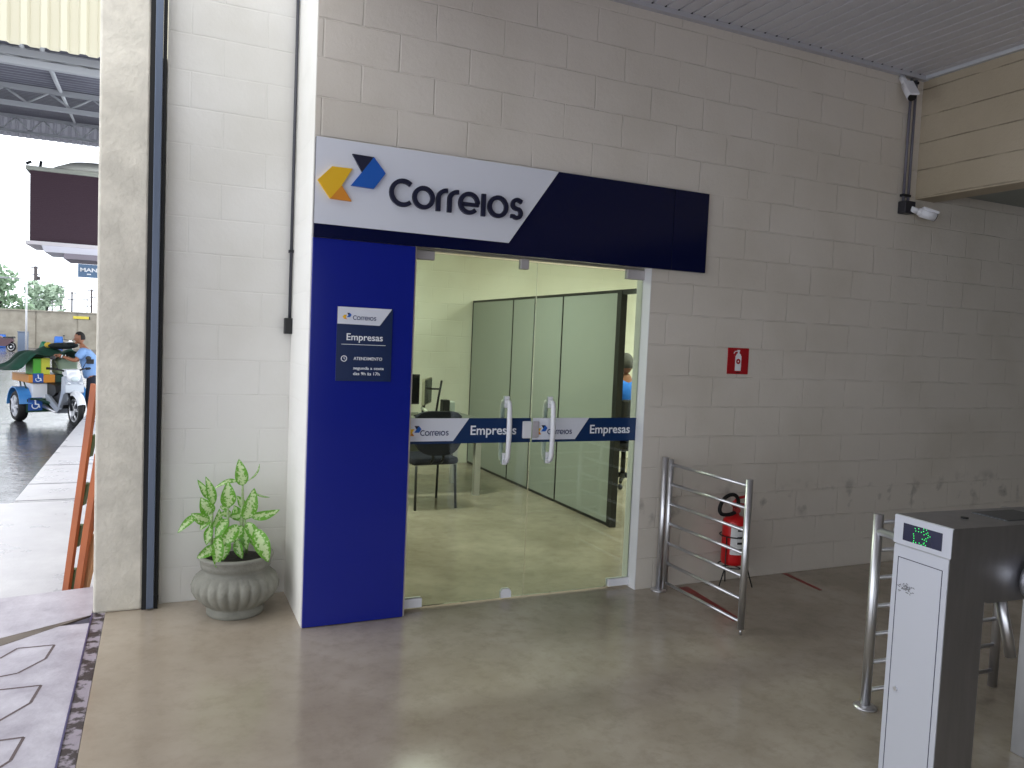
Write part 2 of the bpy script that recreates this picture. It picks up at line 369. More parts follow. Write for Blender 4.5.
# ------------------------------------------------------------------ blue cladding and fascia sign
t = thing('cladding_panel', 'glossy royal blue upright cladding panel left of the glass doors', 'panel', (0, 0, 0))
MB().box(0.0, .548, -.022, -.001, .004, 2.052, bev=.002).build('panel_face', BLUE, t)
t = thing('fascia_sign', 'long white and navy fascia sign with blue and yellow emblem above the doors', 'sign', (0, 0, 2.054))
g = MB().box(0, 2.222, -.03, -.001, 0, .506, bev=.002); g.build('board', NAVYB, t)
MB().box(2.224, 2.49, -.03, -.001, 0, .506, bev=.002).build('end_board', NAVYB, t)
MB().prism([(0.001, .505), (1.392, .504), (1.092, .066), (0.001, .068)], -.034, -.0302).build('white_panel', WHITEP, t)
e = emblem(t, .010, .195, -.05, -.0345, k=.988)
wordmark('letters', t, NAVY, .384, .197, -.055, -.0345, k=.988)

# notice on the blue panel
t = thing('notice_plaque', 'small dark blue opening hours plaque on the royal blue panel', 'sign', (.135, -.022, 1.316))
MB().box(0, .296, -.006, -.0005, 0, .39).build('plate', mat('plaque_petrol', '0a2450', .3), t)
MB().prism([(.001, .389), (.291, .389), (.226, .298), (.001, .300)], -.0085, -.0062).build('white_panel', WHITEP, t)
emblem(t, .026, .325, -.0095, -.0087, k=.135); wordmark('letters', t, NAVYL, .081, .323, -.0095, -.0087, k=.158, w=.024)
text_fit('letters', 'Empresas', .052, .245, .216, .037, -.0068, WHITEL, t, off=.0006)
MB().box(.024, .262, -.0075, -.0062, .192, .1945).build('rule', WHITEL, t)
text_fit('letters', 'ATENDIMENTO', .092, .245, .112, .017, -.0068, WHITEL, t, off=.0002)
text_fit('letters', 'segunda a sexta', .092, .256, .062, .016, -.0068, WHITEL, t, off=.0002)
text_fit('letters', 'das 9h às 17h', .092, .234, .032, .017, -.0068, WHITEL, t, off=.0002)
k = MB().strip(arc(.041, .118, .0145, 0, 360, 24)[:-1], .0035, -.0075, -.0062, closed=True)
k.strip([(.041, .129), (.041, .118), (.049, .114)], .003, -.0075, -.0062); k.build('clock_symbol', WHITEL, t)

# ------------------------------------------------------------------ glass doors
GY0, GY1 = .085, .095
XM = 1.345
def leaf(name, x0, x1, label, hx):
    t = thing(name, label, 'door', (x0, .09, 0))
    MB().box(0, x1-x0, -.005, .005, .012, 2.035).build('glass_pane', GLASS, t)
    h = MB()
    for s in (-1, 1):
        y = s*.052
        pts = [(hx-x0, y*.15, 1.205), (hx-x0, y*.85, 1.200), (hx-x0, y, 1.17), (hx-x0, y*1.15, 1.03), (hx-x0, y, .88), (hx-x0, y*.85, .852), (hx-x0, y*.15, .847)]
        mb = MB().tube(pts, [.014, .014, .015, .016, .015, .014, .014], 10)
        mb.box(hx-x0-.016, hx-x0+.016, min(s*.006, s*.014), max(s*.006, s*.014), 1.165, 1.235, bev=.003)
        mb.box(hx-x0-.016, hx-x0+.016, min(s*.006, s*.014), max(s*.006, s*.014), .825, .895, bev=.003)
        mb.build('handle', WPLA, t)
    return t
dl = leaf('glass_door', .565, XM-.003, 'clear frameless glass door leaf beside the royal blue panel', 1.176)
dr = leaf('glass_door', XM+.003, DX1-.003, 'clear frameless glass door leaf beside the white wall jamb', 1.466)
def band(t, x0, x1, d1, d0, ex, tx0, tx1, wx0, wx1):
    o = t.location.x
    MB().box(x0-o, x1-o, -.0065, -.0055, .957, 1.104).build('sticker_band', PETROL, t)
    MB().prism([(x0-o, 1.104), (d1-o, 1.104), (d0-o, .972), (x0-o, .972)], -.0078, -.0067).build('sticker_white', WHITEP, t)
    emblem(t, ex-o, 1.003, -.0085, -.008, k=.235)
    wordmark('letters', t, NAVYL, tx0-o, 1.004, -.0085, -.008, k=(tx1-tx0)/.80, w=.026)
    text_fit('letters', 'Empresas', wx0-o, wx1-o, 1.007, .056, -.0072, WHITEL, t, off=.001)
band(dl, .567, XM-.004, .940, .845, .563+.006, .645, .818, .953, 1.245)
band(dr, XM+.008, DX1-.004, 1.745, 1.650, 1.372, 1.455, 1.628, 1.757, 2.050)
lk = MB().box(1.283-.565, 1.341-.565, -.026, -.006, .982, 1.086, bev=.006); lk.build('lock_case', WPLA, dl)
lk = MB().box(1.350-XM-.003, 1.392-XM-.003, -.022, -.0075, .984, 1.086, bev=.006); lk.build('lock_keeper', translucent('frosted_keeper', 'd8d4d8', .5), dr)
def patch(t, x0, x1, z0, z1, m_, nm='patch_fitting'):
    o = t.location.x; MB().box(x0-o, x1-o, -.02, .02, z0, z1, bev=.004).build(nm, m_, t)
patch(dl, .566, .690, .012, .066, WPLA); patch(dl, .566, .690, 1.996, 2.046, GREYP); patch(dl, 1.225, 1.278, 1.99, 2.05, GREYP)
patch(dr, 1.942, 2.096, .012, .060, WPLA); patch(dr, 1.968, 2.096, 1.986, 2.046, GREYP)
o = dl.location.x
MB().prism([(1.190-o, .012), (1.256-o, .012), (1.256-o, .050), (1.243-o, .066), (1.203-o, .066), (1.190-o, .050)], -.014, .014).build('floor_bolt', WPLA, dl)
struct(MB().box(DX0, DX1, .075, .115, 2.048, 2.058).build('trim_3', mat('header_profile', '9a9a90', .4, .4)))

# ------------------------------------------------------------------ office behind the glass
struct(MB().box(-.76, 9, 4.92, 5.1, 0, 3.0).build('wall_office', OFFW))
struct(MB().box(8.8, 9, .2, 4.92, 0, 3.0).build('wall_office_right', OFFP))
struct(MB().box(-.8, -.69, .75, 4.92, 0, 3.0).build('wall_office_left', OFFP))
struct(MB().box(0, 9, .2, 5.1, 2.95, 3.05).box(-.8, 0, .75, 5.1, 2.95, 3.05).build('ceiling_office', mat('office_ceiling', 'e2e2d6', .7)))
PART = mat('grey_green_laminate', '9aa19c', .35)
FRM = mat('dark_partition_profile', '15181a', .45)
t = thing('office_partition', 'tall grey-green laminate partition with dark profiles behind the doors', 'partition', (2.84, 1.55, 0))
ys = [0, .99, 1.61, 2.15, 3.36]
for a, b in zip(ys, ys[1:]):
    MB().box(0, .035, a+.012, b-.012, .025, 2.01).build('panel', PART, t)
f = MB().box(-.004, .039, 0, 3.36, 2.01, 2.035).box(-.004, .039, 0, 3.36, .0, .025)
for a in ys[1:]: f.box(-.004, .039, a-.008, a+.008, .025, 2.01)
f.build('profile_frame', FRM, t)
MB().box(-.012, .047, -.065, 0, 0, 2.035).build('end_post', FRM, t)
MB().box(-.005, .04, -1.34, -.065, 1.995, 2.035).build('door_header', FRM, t)
# ceiling lamps of the office
for i, (lx, ly) in enumerate(((1.0, 2.4), (4.4, 2.6), (6.8, 2.6))):
    t = thing('fluorescent_lamp', 'white twin tube ceiling lamp inside the office', 'lamp', (lx, ly, 2.95), 0, 'office ceiling lamps')
    MB().box(-.62, .62, -.11, .11, -.05, -.001, bev=.006).build('housing', WPLA, t)
    for s in (-.05, .05): MB().tube([(-.58, s, -.07), (.58, s, -.07)], .014, 10).build('tube', mat('lit_tube', 'ffffe0', .4, emit=6), t)
    area('office_light', (lx, ly, 2.85), (0, 0, 0), 1.2, .3, OFFICE_W, (1, 1, .88))

# desk with monitors, seen left of the partition
t = thing('office_desk', 'grey office desk with a silver column leg behind the visitor chair', 'desk', (1.75, 3.35, 0))
MB().box(-.95, .50, -.38, .38, .735, .765, bev=.006).build('desktop', mat('desk_grey', '70746e', .4), t)
MB().box(.42, .48, -.36, -.30, 0, .735).build('leg', STEEL, t); MB().box(-.92, -.86, -.36, -.30, 0, .735).build('leg', STEEL, t)
MB().box(.42, .48, .30, .36, 0, .735).build('leg', STEEL, t); MB().box(-.92, -.86, .30, .36, 0, .735).build('leg', STEEL, t)
MB().box(-.86, .42, .28, .30, .30, .72).build('modesty_panel', mat('desk_grey', '70746e', .4), t)
DT = .765
def monitor(x, y, rz, label, sc=1):
    t = thing('computer_monitor', label, 'monitor', (x, y, DT), rz, 'monitors on the office desk')
    MB().box(-.24*sc, .24*sc, -.02, .01, .12, .12+.30*sc, bev=.006).build('housing', BLACK, t)
    MB().box(-.225*sc, .225*sc, -.022, -.0202, .135, .105+.30*sc).build('screen', mat('screen_black', '0a0c10', .15), t)
    MB().box(-.02, .02, .01, .04, .005, .28, bev=.004).build('neck', BLACK, t)
    MB().box(-.11, .11, -.07, .10, 0, .012, bev=.004).build('stand_base', BLACK, t)
    return t
monitor(1.43, 3.30, math.radians(8), 'black computer monitor nearest the royal blue panel')
m2 = monitor(1.75, 3.34, math.radians(62), 'computer monitor turned edge-on in the desk middle', .88)
for c in m2.children:
    if c.name.startswith('housing'): c.data.materials[0] = mat('beige_monitor', '8d8b78', .5)
t = thing('monitor_arm', 'thin black upright arm standing on the office desk', 'monitor arm', (1.97, 3.54, DT))
MB().tube([(-.04, 0, 0), (-.02, 0, .16), (.01, 0, .35)], .012, 8).build('upright', BLACK, t)
MB().tube([(0.0, 0, .26), (-.13, 0, .26)], .010, 8).build('bracket', BLACK, t); MB().box(-.09, .03, -.05, .05, 0, .01).build('foot', BLACK, t)
t = thing('desk_speaker', 'small black desk speaker between upright arm and pale box', 'speaker', (1.89, 3.16, DT))
MB().box(-.035, .035, -.05, .05, 0, .18, bev=.006).build('cabinet', BLACK, t); MB().ball((-.01, -.052, .035), .011).build('pilot_light', mat('pilot_glow', 'ffffff', .4, emit=2), t)
t = thing('router_box', 'pale upright plastic box at the desk end', 'box', (1.96, 3.20, DT), .3)
MB().box(-.04, .04, -.03, .03, 0, .16, bev=.008).build('case', mat('pale_plastic', 'b9c2b8', .5), t); MB().box(-.03, .03, -.0315, -.0302, .02, .03).build('vent', BLACK, t)
t = thing('telephone', 'white desk telephone in front of the monitors', 'telephone', (1.72, 3.12, DT))
MB().prism([(-.08, 0), (.08, 0), (.08, .05), (-.08, .025)], -.09, .09, 'yz').build('base', mat('phone_white', 'b9bcae', .5), t)
MB().tube([(-.05, -.09, .07), (-.05, .09, .09)], .017, 8).build('handset', mat('phone_white', 'b9bcae', .5), t)

# visitor chair
t = thing('visitor_chair', 'dark navy upholstered visitor chair behind the glass door', 'chair', (1.585, 2.72, 0), math.radians(4))
UPH = mat('navy_upholstery', '0d1124', .8, bump=.2, bscale=200)
MB().box(-.23, .23, -.20, .24, .40, .47, bev=.03).build('seat', UPH, t)
bk = MB()
n = 12
for i in range(n):
    a0, a1 = -1+2*i/n, -1+2*(i+1)/n
    def col(a): return (.22*a, -.25+.03*a*a, .50+.10*abs(a)**4, .90-.05*abs(a)**5)
    c0, c1 = col(a0), col(a1)
    vs = [bk.bm.verts.new(p) for p in ((c0[0], c0[1]-.02, c0[2]), (c1[0], c1[1]-.02, c1[2]), (c1[0], c1[1]-.02, c1[3]), (c0[0], c0[1]-.02, c0[3]),
          (c0[0], c0[1]+.025, c0[2]), (c1[0], c1[1]+.025, c1[2]), (c1[0], c1[1]+.025, c1[3]), (c0[0], c0[1]+.025, c0[3]))]
    for q in ((0, 1, 2, 3), (7, 6, 5, 4), (0, 4, 5, 1), (3, 2, 6, 7)): bk.bm.faces.new([vs[j] for j in q])
    if i == 0: bk.bm.faces.new([vs[j] for j in (0, 3, 7, 4)])
    if i == n-1: bk.bm.faces.new([vs[j] for j in (1, 5, 6, 2)])
bmesh.ops.remove_doubles(bk.bm, verts=bk.bm.verts, dist=.0005)
bk.build('backrest', UPH, t)
for sx in (-1, 1):
    MB().tube([(sx*.20, -.22, 0), (sx*.19, -.19, .40)], .0125, 8).build('leg', BLACK, t)
    MB().tube([(sx*.20, .24, 0), (sx*.19, .20, .40)], .0125, 8).build('leg', BLACK, t)
MB().tube([(-.05, -.18, .42), (-.05, -.24, .46), (-.05, -.235, .60)], .014, 8).tube([(.05, -.18, .42), (.05, -.24, .46), (.05, -.235, .60)], .014, 8).build('back_frame', BLACK, t)

# ------------------------------------------------------------------ figures
def skin(name, V, E, R, m_, parent=None, sub=2):
    me = bpy.data.meshes.new(name); me.from_pydata([Vector(v) for v in V], E, []); o = bpy.data.objects.new(name, me); COL.objects.link(o)
    mo = o.modifiers.new('skin', 'SKIN'); mo.use_smooth_shade = True
    for i, d in enumerate(me.skin_vertices[0].data):
        r = R[i]; d.radius = r if isinstance(r, tuple) else (r, r); d.use_root = (i == 0)
    s = o.modifiers.new('sub', 'SUBSURF'); s.levels = sub; s.render_levels = sub
    nm = bpy.data.meshes.new_from_object(o.evaluated_get(bpy.context.evaluated_depsgraph_get()))
    bpy.data.objects.remove(o); nm.materials.clear(); nm.materials.append(m_)
    for p in nm.polygons: p.use_smooth = True
    o = bpy.data.objects.new(name, nm); COL.objects.link(o)
    if parent: o.parent = parent
    return o
def joined(objs, name):   # several grown meshes into one mesh (hands onto their body)
    bm = bmesh.new()
    for o in objs:
        bm.from_mesh(o.data)
    me = bpy.data.meshes.new(name); bm.to_mesh(me); bm.free(); me.materials.append(objs[0].data.materials[0])
    for p in me.polygons: p.use_smooth = True
    n = bpy.data.objects.new(name, me); COL.objects.link(n); n.parent = objs[0].parent
    for o in objs: bpy.data.objects.remove(o)
    return n
def head_mesh(c, face, k=1.0, tilt=0):   # head of the body, nose towards local +x then turned by face
    b = MB(); b.ball((0, 0, 0), .1, (.92, .76, 1.16), u=24, v=18)
    for v in b.bm.verts:
        x, y, z = v.co
        if x > 0 and z < -.02: v.co.x *= 1-.10*(-z/.11); v.co.y *= 1-.22*(-z/.11)
        if x > .05 and .0 < z < .03: v.co.x -= .008      # eye sockets
        if x < 0 and z < -.04: v.co.x *= .8
    b.prism([(.078, .018), (.112, -.022), (.082, -.032)], -.013, .013)                       # nose
    b.ball((.078, 0, -.055), .02, (.7, 1.1, .35)).ball((.07, 0, -.088), .026, (.9, 1, .7))    # lips, chin
    for s in (-1, 1): b.ball((-.005, s*.077, -.005), .028, (.6, .3, 1))                       # ears
    M = Matrix.Translation(c) @ Matrix.Rotation(face, 4, 'Z') @ Matrix.Rotation(tilt, 4, 'Y') @ Matrix.Scale(k, 4)
    bmesh.ops.transform(b.bm, matrix=M, verts=b.bm.verts)
    return b, M
def hand_chains(w, d, up, r=.009):   # palm and fingers from wrist w along d, curled towards -up
    d = Vector(d).normalized(); up = Vector(up).normalized(); sd = d.cross(up).normalized(); w = Vector(w); out = []
    pal = [w, w+d*.045, w+d*.085]
    out.append((pal, [(.020, .026), (.017, .038), (.014, .036)]))
    for i, (l, c) in enumerate(((.062, .5), (.072, .45), (.068, .5), (.052, .6))):
        o_ = (i-1.5)*.020; a = w+d*.085+sd*o_
        out.append(([a-d*.02, a+d*l*.45-up*.006, a+d*l*.8-up*.026, a+d*l*.88-up*.046], [r, r*.95, r*.85, r*.75]))
    a = w+d*.03-sd*.03
    out.append(([a, a-sd*.022+d*.02-up*.008, a-sd*.026+d*.05-up*.022], [.011, .010, .008]))
    return out
SKIN = mat('brown_skin', '8f5f45', .55)

def person_standing():
    t = thing('person', 'man in light blue short-sleeved shirt and dark trousers reaching over the trike', 'person', (-1.90, 13.05, -.42))
    # local metres; facing -x (to the trike's load); feet at z 0
    pel = (0, 0, .92)
    V = [pel, (-.03, 0, 1.08), (-.08, 0, 1.25), (-.15, 0, 1.40), (-.18, 0, 1.49), (-.215, 0, 1.56),
         (-.16, -.17, 1.40), (-.29, -.24, 1.22), (-.50, -.23, 1.30),       # near arm: shoulder, elbow, wrist
         (-.16, .17, 1.40), (-.30, .23, 1.20), (-.52, .14, 1.27),
         (0, -.10, .88), (-.05, -.12, .48), (.02, -.13, .09), (-.09, -.14, .035),
         (0, .10, .88), (-.02, .12, .48), (.10, .13, .09), (-.02, .14, .035)]
    E = [(0, 1), (1, 2), (2, 3), (3, 4), (4, 5), (3, 6), (6, 7), (7, 8), (3, 9), (9, 10), (10, 11), (0, 12), (12, 13), (13, 14), (14, 15), (0, 16), (16, 17), (17, 18), (18, 19)]
    R = [(.12, .13), (.115, .125), (.125, .14), (.10, .12), (.055, .055), (.05, .05), .055, .040, .027, .055, .040, .027,
         .085, .058, .038, .038, .085, .058, .038, .038]
    body = [skin('body', V, E, R, SKIN, t)]
    for w, pr in (((-.50, -.23, 1.30), (-.21, .01, .08)), ((-.52, .14, 1.27), (-.22, -.09, .07))):
        for P, rr in hand_chains(w, pr, (0, 0, 1)):
            body.append(skin('hand', P, [(i, i+1) for i in range(len(P)-1)], rr, SKIN, t, 1))
    hb, HM = head_mesh((-.235, 0, 1.66), PI, 1.02, .12); body.append(hb.build('head', SKIN, t))
    joined(body, 'body')
    h = MB().ball((0, 0, 0), .1, (.96, .82, 1.18), u=24, v=16)
    bmesh.ops.delete(h.bm, geom=[v for v in h.bm.verts if v.co.z < .028+.55*max(0, v.co.x) and not (v.co.x < -.02 and v.co.z > -.06)], context='VERTS')
    bmesh.ops.transform(h.bm, matrix=HM @ Matrix.Translation((-.004, 0, .006)), verts=h.bm.verts)
    h.build('hair', mat('black_hair', '17120f', .8), t)
    sv = [(.01, 0, .86), (-.01, 0, .98), (-.03, 0, 1.10), (-.08, 0, 1.25), (-.15, 0, 1.40), (-.17, 0, 1.455), (-.16, -.17, 1.40), (-.26, -.225, 1.27), (-.16, .17, 1.40), (-.26, .21, 1.26)]
    skin('shirt', sv, [(0, 1), (1, 2), (2, 3), (3, 4), (4, 5), (4, 6), (6, 7), (4, 8), (8, 9)], [(.175, .185), (.17, .18), (.165, .175), (.165, .18), (.13, .15), (.075, .075), .085, .072, .085, .072], mat('light_blue_cotton', '7c9fd0', .8), t)
    tv = [pel, (0, -.10, .86), (-.05, -.12, .48), (.02, -.13, .08), (0, .10, .86), (-.02, .12, .48), (.10, .13, .08), (0, 0, 1.0)]
    skin('trousers', tv, [(0, 1), (1, 2), (2, 3), (0, 4), (4, 5), (5, 6), (0, 7)], [(.14, .15), .105, .082, .064, .105, .082, .064, (.13, .14)], mat('dark_trousers', '1a1d2c', .85), t)
    MB().box(-.10, .03, -.225, -.16, 1.17, 1.26, bev=.01).build('belt_pouch', BLACK, t)
    for y, x0 in ((-.135, -.02), (.135, .06)):
        MB().box(x0-.14, x0+.07, y-.045, y+.045, 0, .07, bev=.02).build('shoe', BLACK, t)
    MB().tube([(-.50, -.23, 1.30), (-.515, -.229, 1.306)], .033, 12).build('wrist_watch', mat('watch_white', 'dfe4ea', .3, .3), t)
    return t
person_standing()

def person_seated():
    t = thing('person', 'grey-haired person in bright blue shirt seated in the office behind the partition', 'person', (4.03, 3.2, 0), math.radians(0))
    V = [(0, 0, .60), (0, .02, .78), (0, .03, .95), (0, .02, 1.10), (0, 0, 1.19), (0, 0, 1.26),
         (-.18, .02, 1.10), (-.23, .10, .88), (-.16, .32, .84), (.18, .02, 1.10), (.23, .10, .88), (.16, .32, .84),
         (-.10, .08, .58), (-.12, .46, .56), (-.12, .48, .12), (-.12, .58, .05), (.10, .08, .58), (.12, .46, .56), (.12, .48, .12), (.12, .58, .05)]
    E = [(0, 1), (1, 2), (2, 3), (3, 4), (4, 5), (3, 6), (6, 7), (7, 8), (3, 9), (9, 10), (10, 11), (0, 12), (12, 13), (13, 14), (14, 15), (0, 16), (16, 17), (17, 18), (18, 19)]
    R = [(.13, .12), (.12, .11), (.13, .12), (.12, .10), .055, .05, .055, .042, .028, .055, .042, .028, .08, .06, .04, .035, .08, .06, .04, .035]
    body = [skin('body', V, E, R, SKIN, t)]
    for w, s in (((-.16, .32, .84), -1), ((.16, .32, .84), 1)):
        for P, rr in hand_chains(w, (-s*.1, .2, -.02), (0, 0, 1)):
            body.append(skin('hand', P, [(i, i+1) for i in range(len(P)-1)], rr, SKIN, t, 1))
    hb, HM = head_mesh((0, .02, 1.36), PI/2, .98, .15); body.append(hb.build('head', SKIN, t))
    joined(body, 'body')
    h = MB().ball((0, 0, 0), .1, (.98, .86, 1.18), u=24, v=16)
    bmesh.ops.delete(h.bm, geom=[v for v in h.bm.verts if v.co.x > .0 and v.co.z < .028+.55*v.co.x or v.co.z < -.08], context='VERTS')
    bmesh.ops.transform(h.bm, matrix=HM @ Matrix.Translation((-.006, 0, .006)), verts=h.bm.verts)
    h.build('hair', mat('grey_hair', '4c4a46', .85), t)
    sv = [(0, 0, .66), (0, .02, .78), (0, .03, .95), (0, .02, 1.13), (0, .01, 1.215), (-.18, .02, 1.12), (-.225, .07, .95), (.18, .02, 1.10), (.225, .07, .95)]
    skin('shirt', sv, [(0, 1), (1, 2), (2, 3), (3, 4), (3, 5), (5, 6), (3, 7), (7, 8)], [(.15, .14), (.145, .13), (.15, .14), (.15, .13), .085, .085, .066, .085, .066], mat('bright_blue_cotton', '1f6fd0', .8), t)
    tv = [(0, 0, .60), (-.10, .08, .60), (-.12, .46, .57), (-.12, .48, .12), (.10, .08, .60), (.12, .46, .57), (.12, .48, .12)]
    skin('trousers', tv, [(0, 1), (1, 2), (2, 3), (0, 4), (4, 5), (5, 6)], [(.15, .13), .10, .08, .06, .10, .08, .06], mat('dark_trousers', '1a1d2c', .85), t)
person_seated()
t = thing('office_chair', 'black swivel office chair behind the partition end post', 'chair', (4.03, 3.17, 0))
MB().box(-.23, .23, -.20, .26, .41, .47, bev=.03).build('seat', BLACK, t)
MB().box(-.21, .21, -.26, -.215, .60, .98, bev=.02).build('backrest', BLACK, t)
MB().tube([(0, -.12, .40), (0, -.28, .45), (0, -.27, .70)], .02, 8).build('back_bracket', BLACK, t)
MB().tube([(0, 0, .08), (0, 0, .41)], .028, 10).build('gas_column', BLACK, t)
st = MB()
for i in range(5):
    a = i*2*PI/5+.3; st.tube([(0, 0, .12), (.28*math.cos(a), .28*math.sin(a), .08)], [.028, .018], 8)
st.build('star_base', BLACK, t)
for i in range(5):
    a = i*2*PI/5+.3; MB().tube([(.28*math.cos(a)-.012, .28*math.sin(a), .03), (.28*math.cos(a)+.012, .28*math.sin(a), .03)], .03, 12).build('caster', BLACK, t)
for s in (-1, 1): MB().tube([(s*.23, -.05, .44), (s*.27, -.05, .50), (s*.27, -.05, .64), (s*.27, .15, .64)], .015, 8).build('armrest', BLACK, t)

# ------------------------------------------------------------------ potted plant
t = thing('potted_plant', 'speckled green dumb cane in a round fluted concrete pot by the recess wall', 'potted plant', (-.302, .352, 0))
prof = [(.145, 0), (.150, .006), (.150, .030), (.138, .038), (.136, .045), (.165, .065), (.205, .105), (.226, .145), (.229, .175), (.215, .215), (.190, .240), (.168, .252), (.166, .268), (.183, .278),
        (.187, .300), (.190, .322), (.198, .330), (.200, .340), (.196, .348), (.176, .348), (.168, .335), (.165, .29)]
def fl(a, z):
    if z < .048 or z > .224: return 0
    e_ = math.sin((z-.048)/.176*PI)**.6
    return e_*.075*(abs(math.sin(a*12))**.7-.75)
prof = [(a, b*.95) for a, b in prof]
pot = MB().lathe(prof, seg=168, flute=fl); pot.build('pot', CONC, t)
MB().lathe([(.158, .278), (.164, .296), (.10, .304), (.02, .308)], seg=32).build('soil', SOIL, t)
def leaf_mat():
    M = bpy.data.materials.new('speckled_leaf'); M.use_nodes = True; N = M.node_tree.nodes; L = M.node_tree.links; b = N['Principled BSDF']; b.inputs['Roughness'].default_value = .4
    a = N.new('ShaderNodeAttribute'); a.attribute_name = 'rim'; n = N.new('ShaderNodeTexNoise'); n.inputs['Scale'].default_value = 85; n.inputs['Detail'].default_value = 2
    t_ = N.new('ShaderNodeTexCoord'); L.new(t_.outputs['Object'], n.inputs['Vector'])
    q = N.new('ShaderNodeMath'); q.operation = 'MULTIPLY_ADD'; L.new(a.outputs['Fac'], q.inputs[0]); q.inputs[1].default_value = -.42; L.new(n.outputs['Fac'], q.inputs[2])
    r = N.new('ShaderNodeValToRGB'); L.new(q.outputs[0], r.inputs[0]); r.color_ramp.elements[0].position = .27; r.color_ramp.elements[0].color = lin('6fae38'); r.color_ramp.elements[1].position = .40; r.color_ramp.elements[1].color = lin('d2e6b0')
    L.new(r.outputs[0], b.inputs['Base Color']); b.inputs['Subsurface Weight'].default_value = 0
    tr_ = N.new('ShaderNodeBsdfTranslucent'); L.new(r.outputs[0], tr_.inputs[0]); x = N.new('ShaderNodeMixShader'); x.inputs[0].default_value = .3
    o_ = N['Material Output']; L.new(b.outputs[0], x.inputs[1]); L.new(tr_.outputs[0], x.inputs[2]); L.new(x.outputs[0], o_.inputs[0]); return M
LEAF = leaf_mat()
def leaf_obj(p0, p1, w, yb=0, droop=.02, turn=0.0):
    p0, p1 = Vector(p0), Vector(p1); d = p1-p0; l = d.length; d.normalize()
    vw = Vector((0, -1, 0)); sd = d.cross(vw).normalized()
    sd = (Matrix.Rotation(turn, 3, d) @ sd).normalized(); up = sd.cross(d).normalized()
    if up.y > 0: up = -up
    me = bpy.data.meshes.new('leaf'); V, F, A = [], [], []; n = 12
    for i in range(n+1):
        u = i/n; ww = w/2*(math.sin(PI*min(1, u**.8))**.75)*(1 if u < .5 else 1-.15*(u-.5))
        c = p0+d*(l*u)+Vector((0, 0, -1))*droop*(u*u)*4*.5+up*(.03*math.sin(PI*u))*(l/.2)
        for j, s in enumerate((-1, -.5, 0, .5, 1)):
            fold = .22*abs(s)*ww
            V.append(c+sd*(s*ww)+up*fold-up*0); A.append(abs(s)*.9 if .05 < u < .93 else 1.0)
    for i in range(n):
        for j in range(4): F.append((i*5+j, i*5+j+1, i*5+j+6, i*5+j+5))
    me.from_pydata(V, [], F); at = me.attributes.new('rim', 'FLOAT', 'POINT')
    for i, a in enumerate(A): at.data[i].value = a
    me.materials.append(LEAF)
    for p in me.polygons: p.use_smooth = True
    o_ = bpy.data.objects.new('leaf', me); COL.objects.link(o_); o_.parent = t
    return o_
def Q(X, Y, y=0): return ((X-398)*.00074-.005, y, .320+(740-Y)*.00079)   # plant local frame, metres
leaves = [((435, 250), (400, 55), 80, 0, 0, -.02), ((465, 235), (555, 70), 28, .9, .02, .03), ((400, 225), (228, 205), 32, .6, .04, .0), ((332, 390), (325, 200), 92, 0, 0, -.05),
          ((450, 480), (508, 250), 92, .1, 0, -.06), ((232, 395), (178, 178), 62, .3, 0, .02), ((205, 350), (125, 205), 46, .2, 0, .05), ((222, 440), (145, 312), 88, 0, 0, -.02), ((205, 485), (82, 398), 74, 0, .01, -.04),
          ((125, 440), (-5, 515), 48, .4, .02, -.03), ((490, 465), (700, 420), 66, .2, .0, -.03), ((505, 300), (640, 318), 30, .9, .02, .04), ((520, 525), (612, 762), 98, 0, 0, -.11), ((400, 500), (268, 645), 84, .1, 0, -.09),
          ((250, 640), (123, 708), 64, .1, 0, -.08), ((262, 560), (255, 775), 70, 0, 0, -.12), ((195, 610), (218, 490), 48, .3, 0, .0), ((470, 500), (520, 625), 72, -.2, 0, -.05), ((330, 470), (248, 590), 66, .3, 0, -.04),
          ((285, 405), (360, 395), 40, .4, 0, .03), ((430, 520), (385, 620), 60, .2, 0, -.05), ((236, 540), (275, 400), 60, .5, 0, .0), ((360, 480), (440, 440), 60, .3, 0, .02), ((300, 520), (330, 650), 66, .2, 0, -.03),
          ((470, 540), (470, 700), 60, .4, 0, -.02), ((370, 470), (280, 450), 50, .4, 0, .05), ((420, 480), (380, 395), 50, .3, 0, .05), ((215, 520), (190, 640), 52, .2, 0, -.03), ((500, 560), (560, 700), 60, .5, 0, .0),
          ((330, 600), (300, 745), 70, .2, 0, -.06), ((400, 620), (440, 750), 60, .3, 0, -.04), ((260, 480), (330, 560), 66, .2, 0, .04), ((420, 560), (500, 600), 70, .2, 0, .03), ((350, 560), (410, 660), 74, .1, 0, .03),
          ((225, 470), (150, 560), 52, .3, 0, .05), ((450, 420), (400, 330), 50, .3, 0, .06), ((480, 600), (560, 560), 50, .4, 0, .06), ((240, 620), (310, 700), 60, .2, 0, .02), ((380, 430), (460, 520), 60, .2, 0, .05)]
for (a, b, w_, tu, dr_, yy) in leaves:
    leaf_obj(Q(*a, yy), Q(*b, yy-.03), w_*.00074*1.18, 0, dr_*.6, tu)
for pts in ([(432, 745, 0), (436, 600, 0), (440, 420, 0), (438, 240, 0)], [(235, 745, .02), (225, 600, .0), (232, 400, 0)], [(345, 745, .03), (340, 560, .0), (335, 385, -.02)], [(480, 745, .04), (470, 600, 0), (455, 480, -.03)]):
    MB().tube([Q(*p) for p in pts], [.010]*(len(pts)-1)+[.005], 8).build('stem', mat('green_stem', '7f9b5a', .5, col2='a8b690', vscale=60), t)

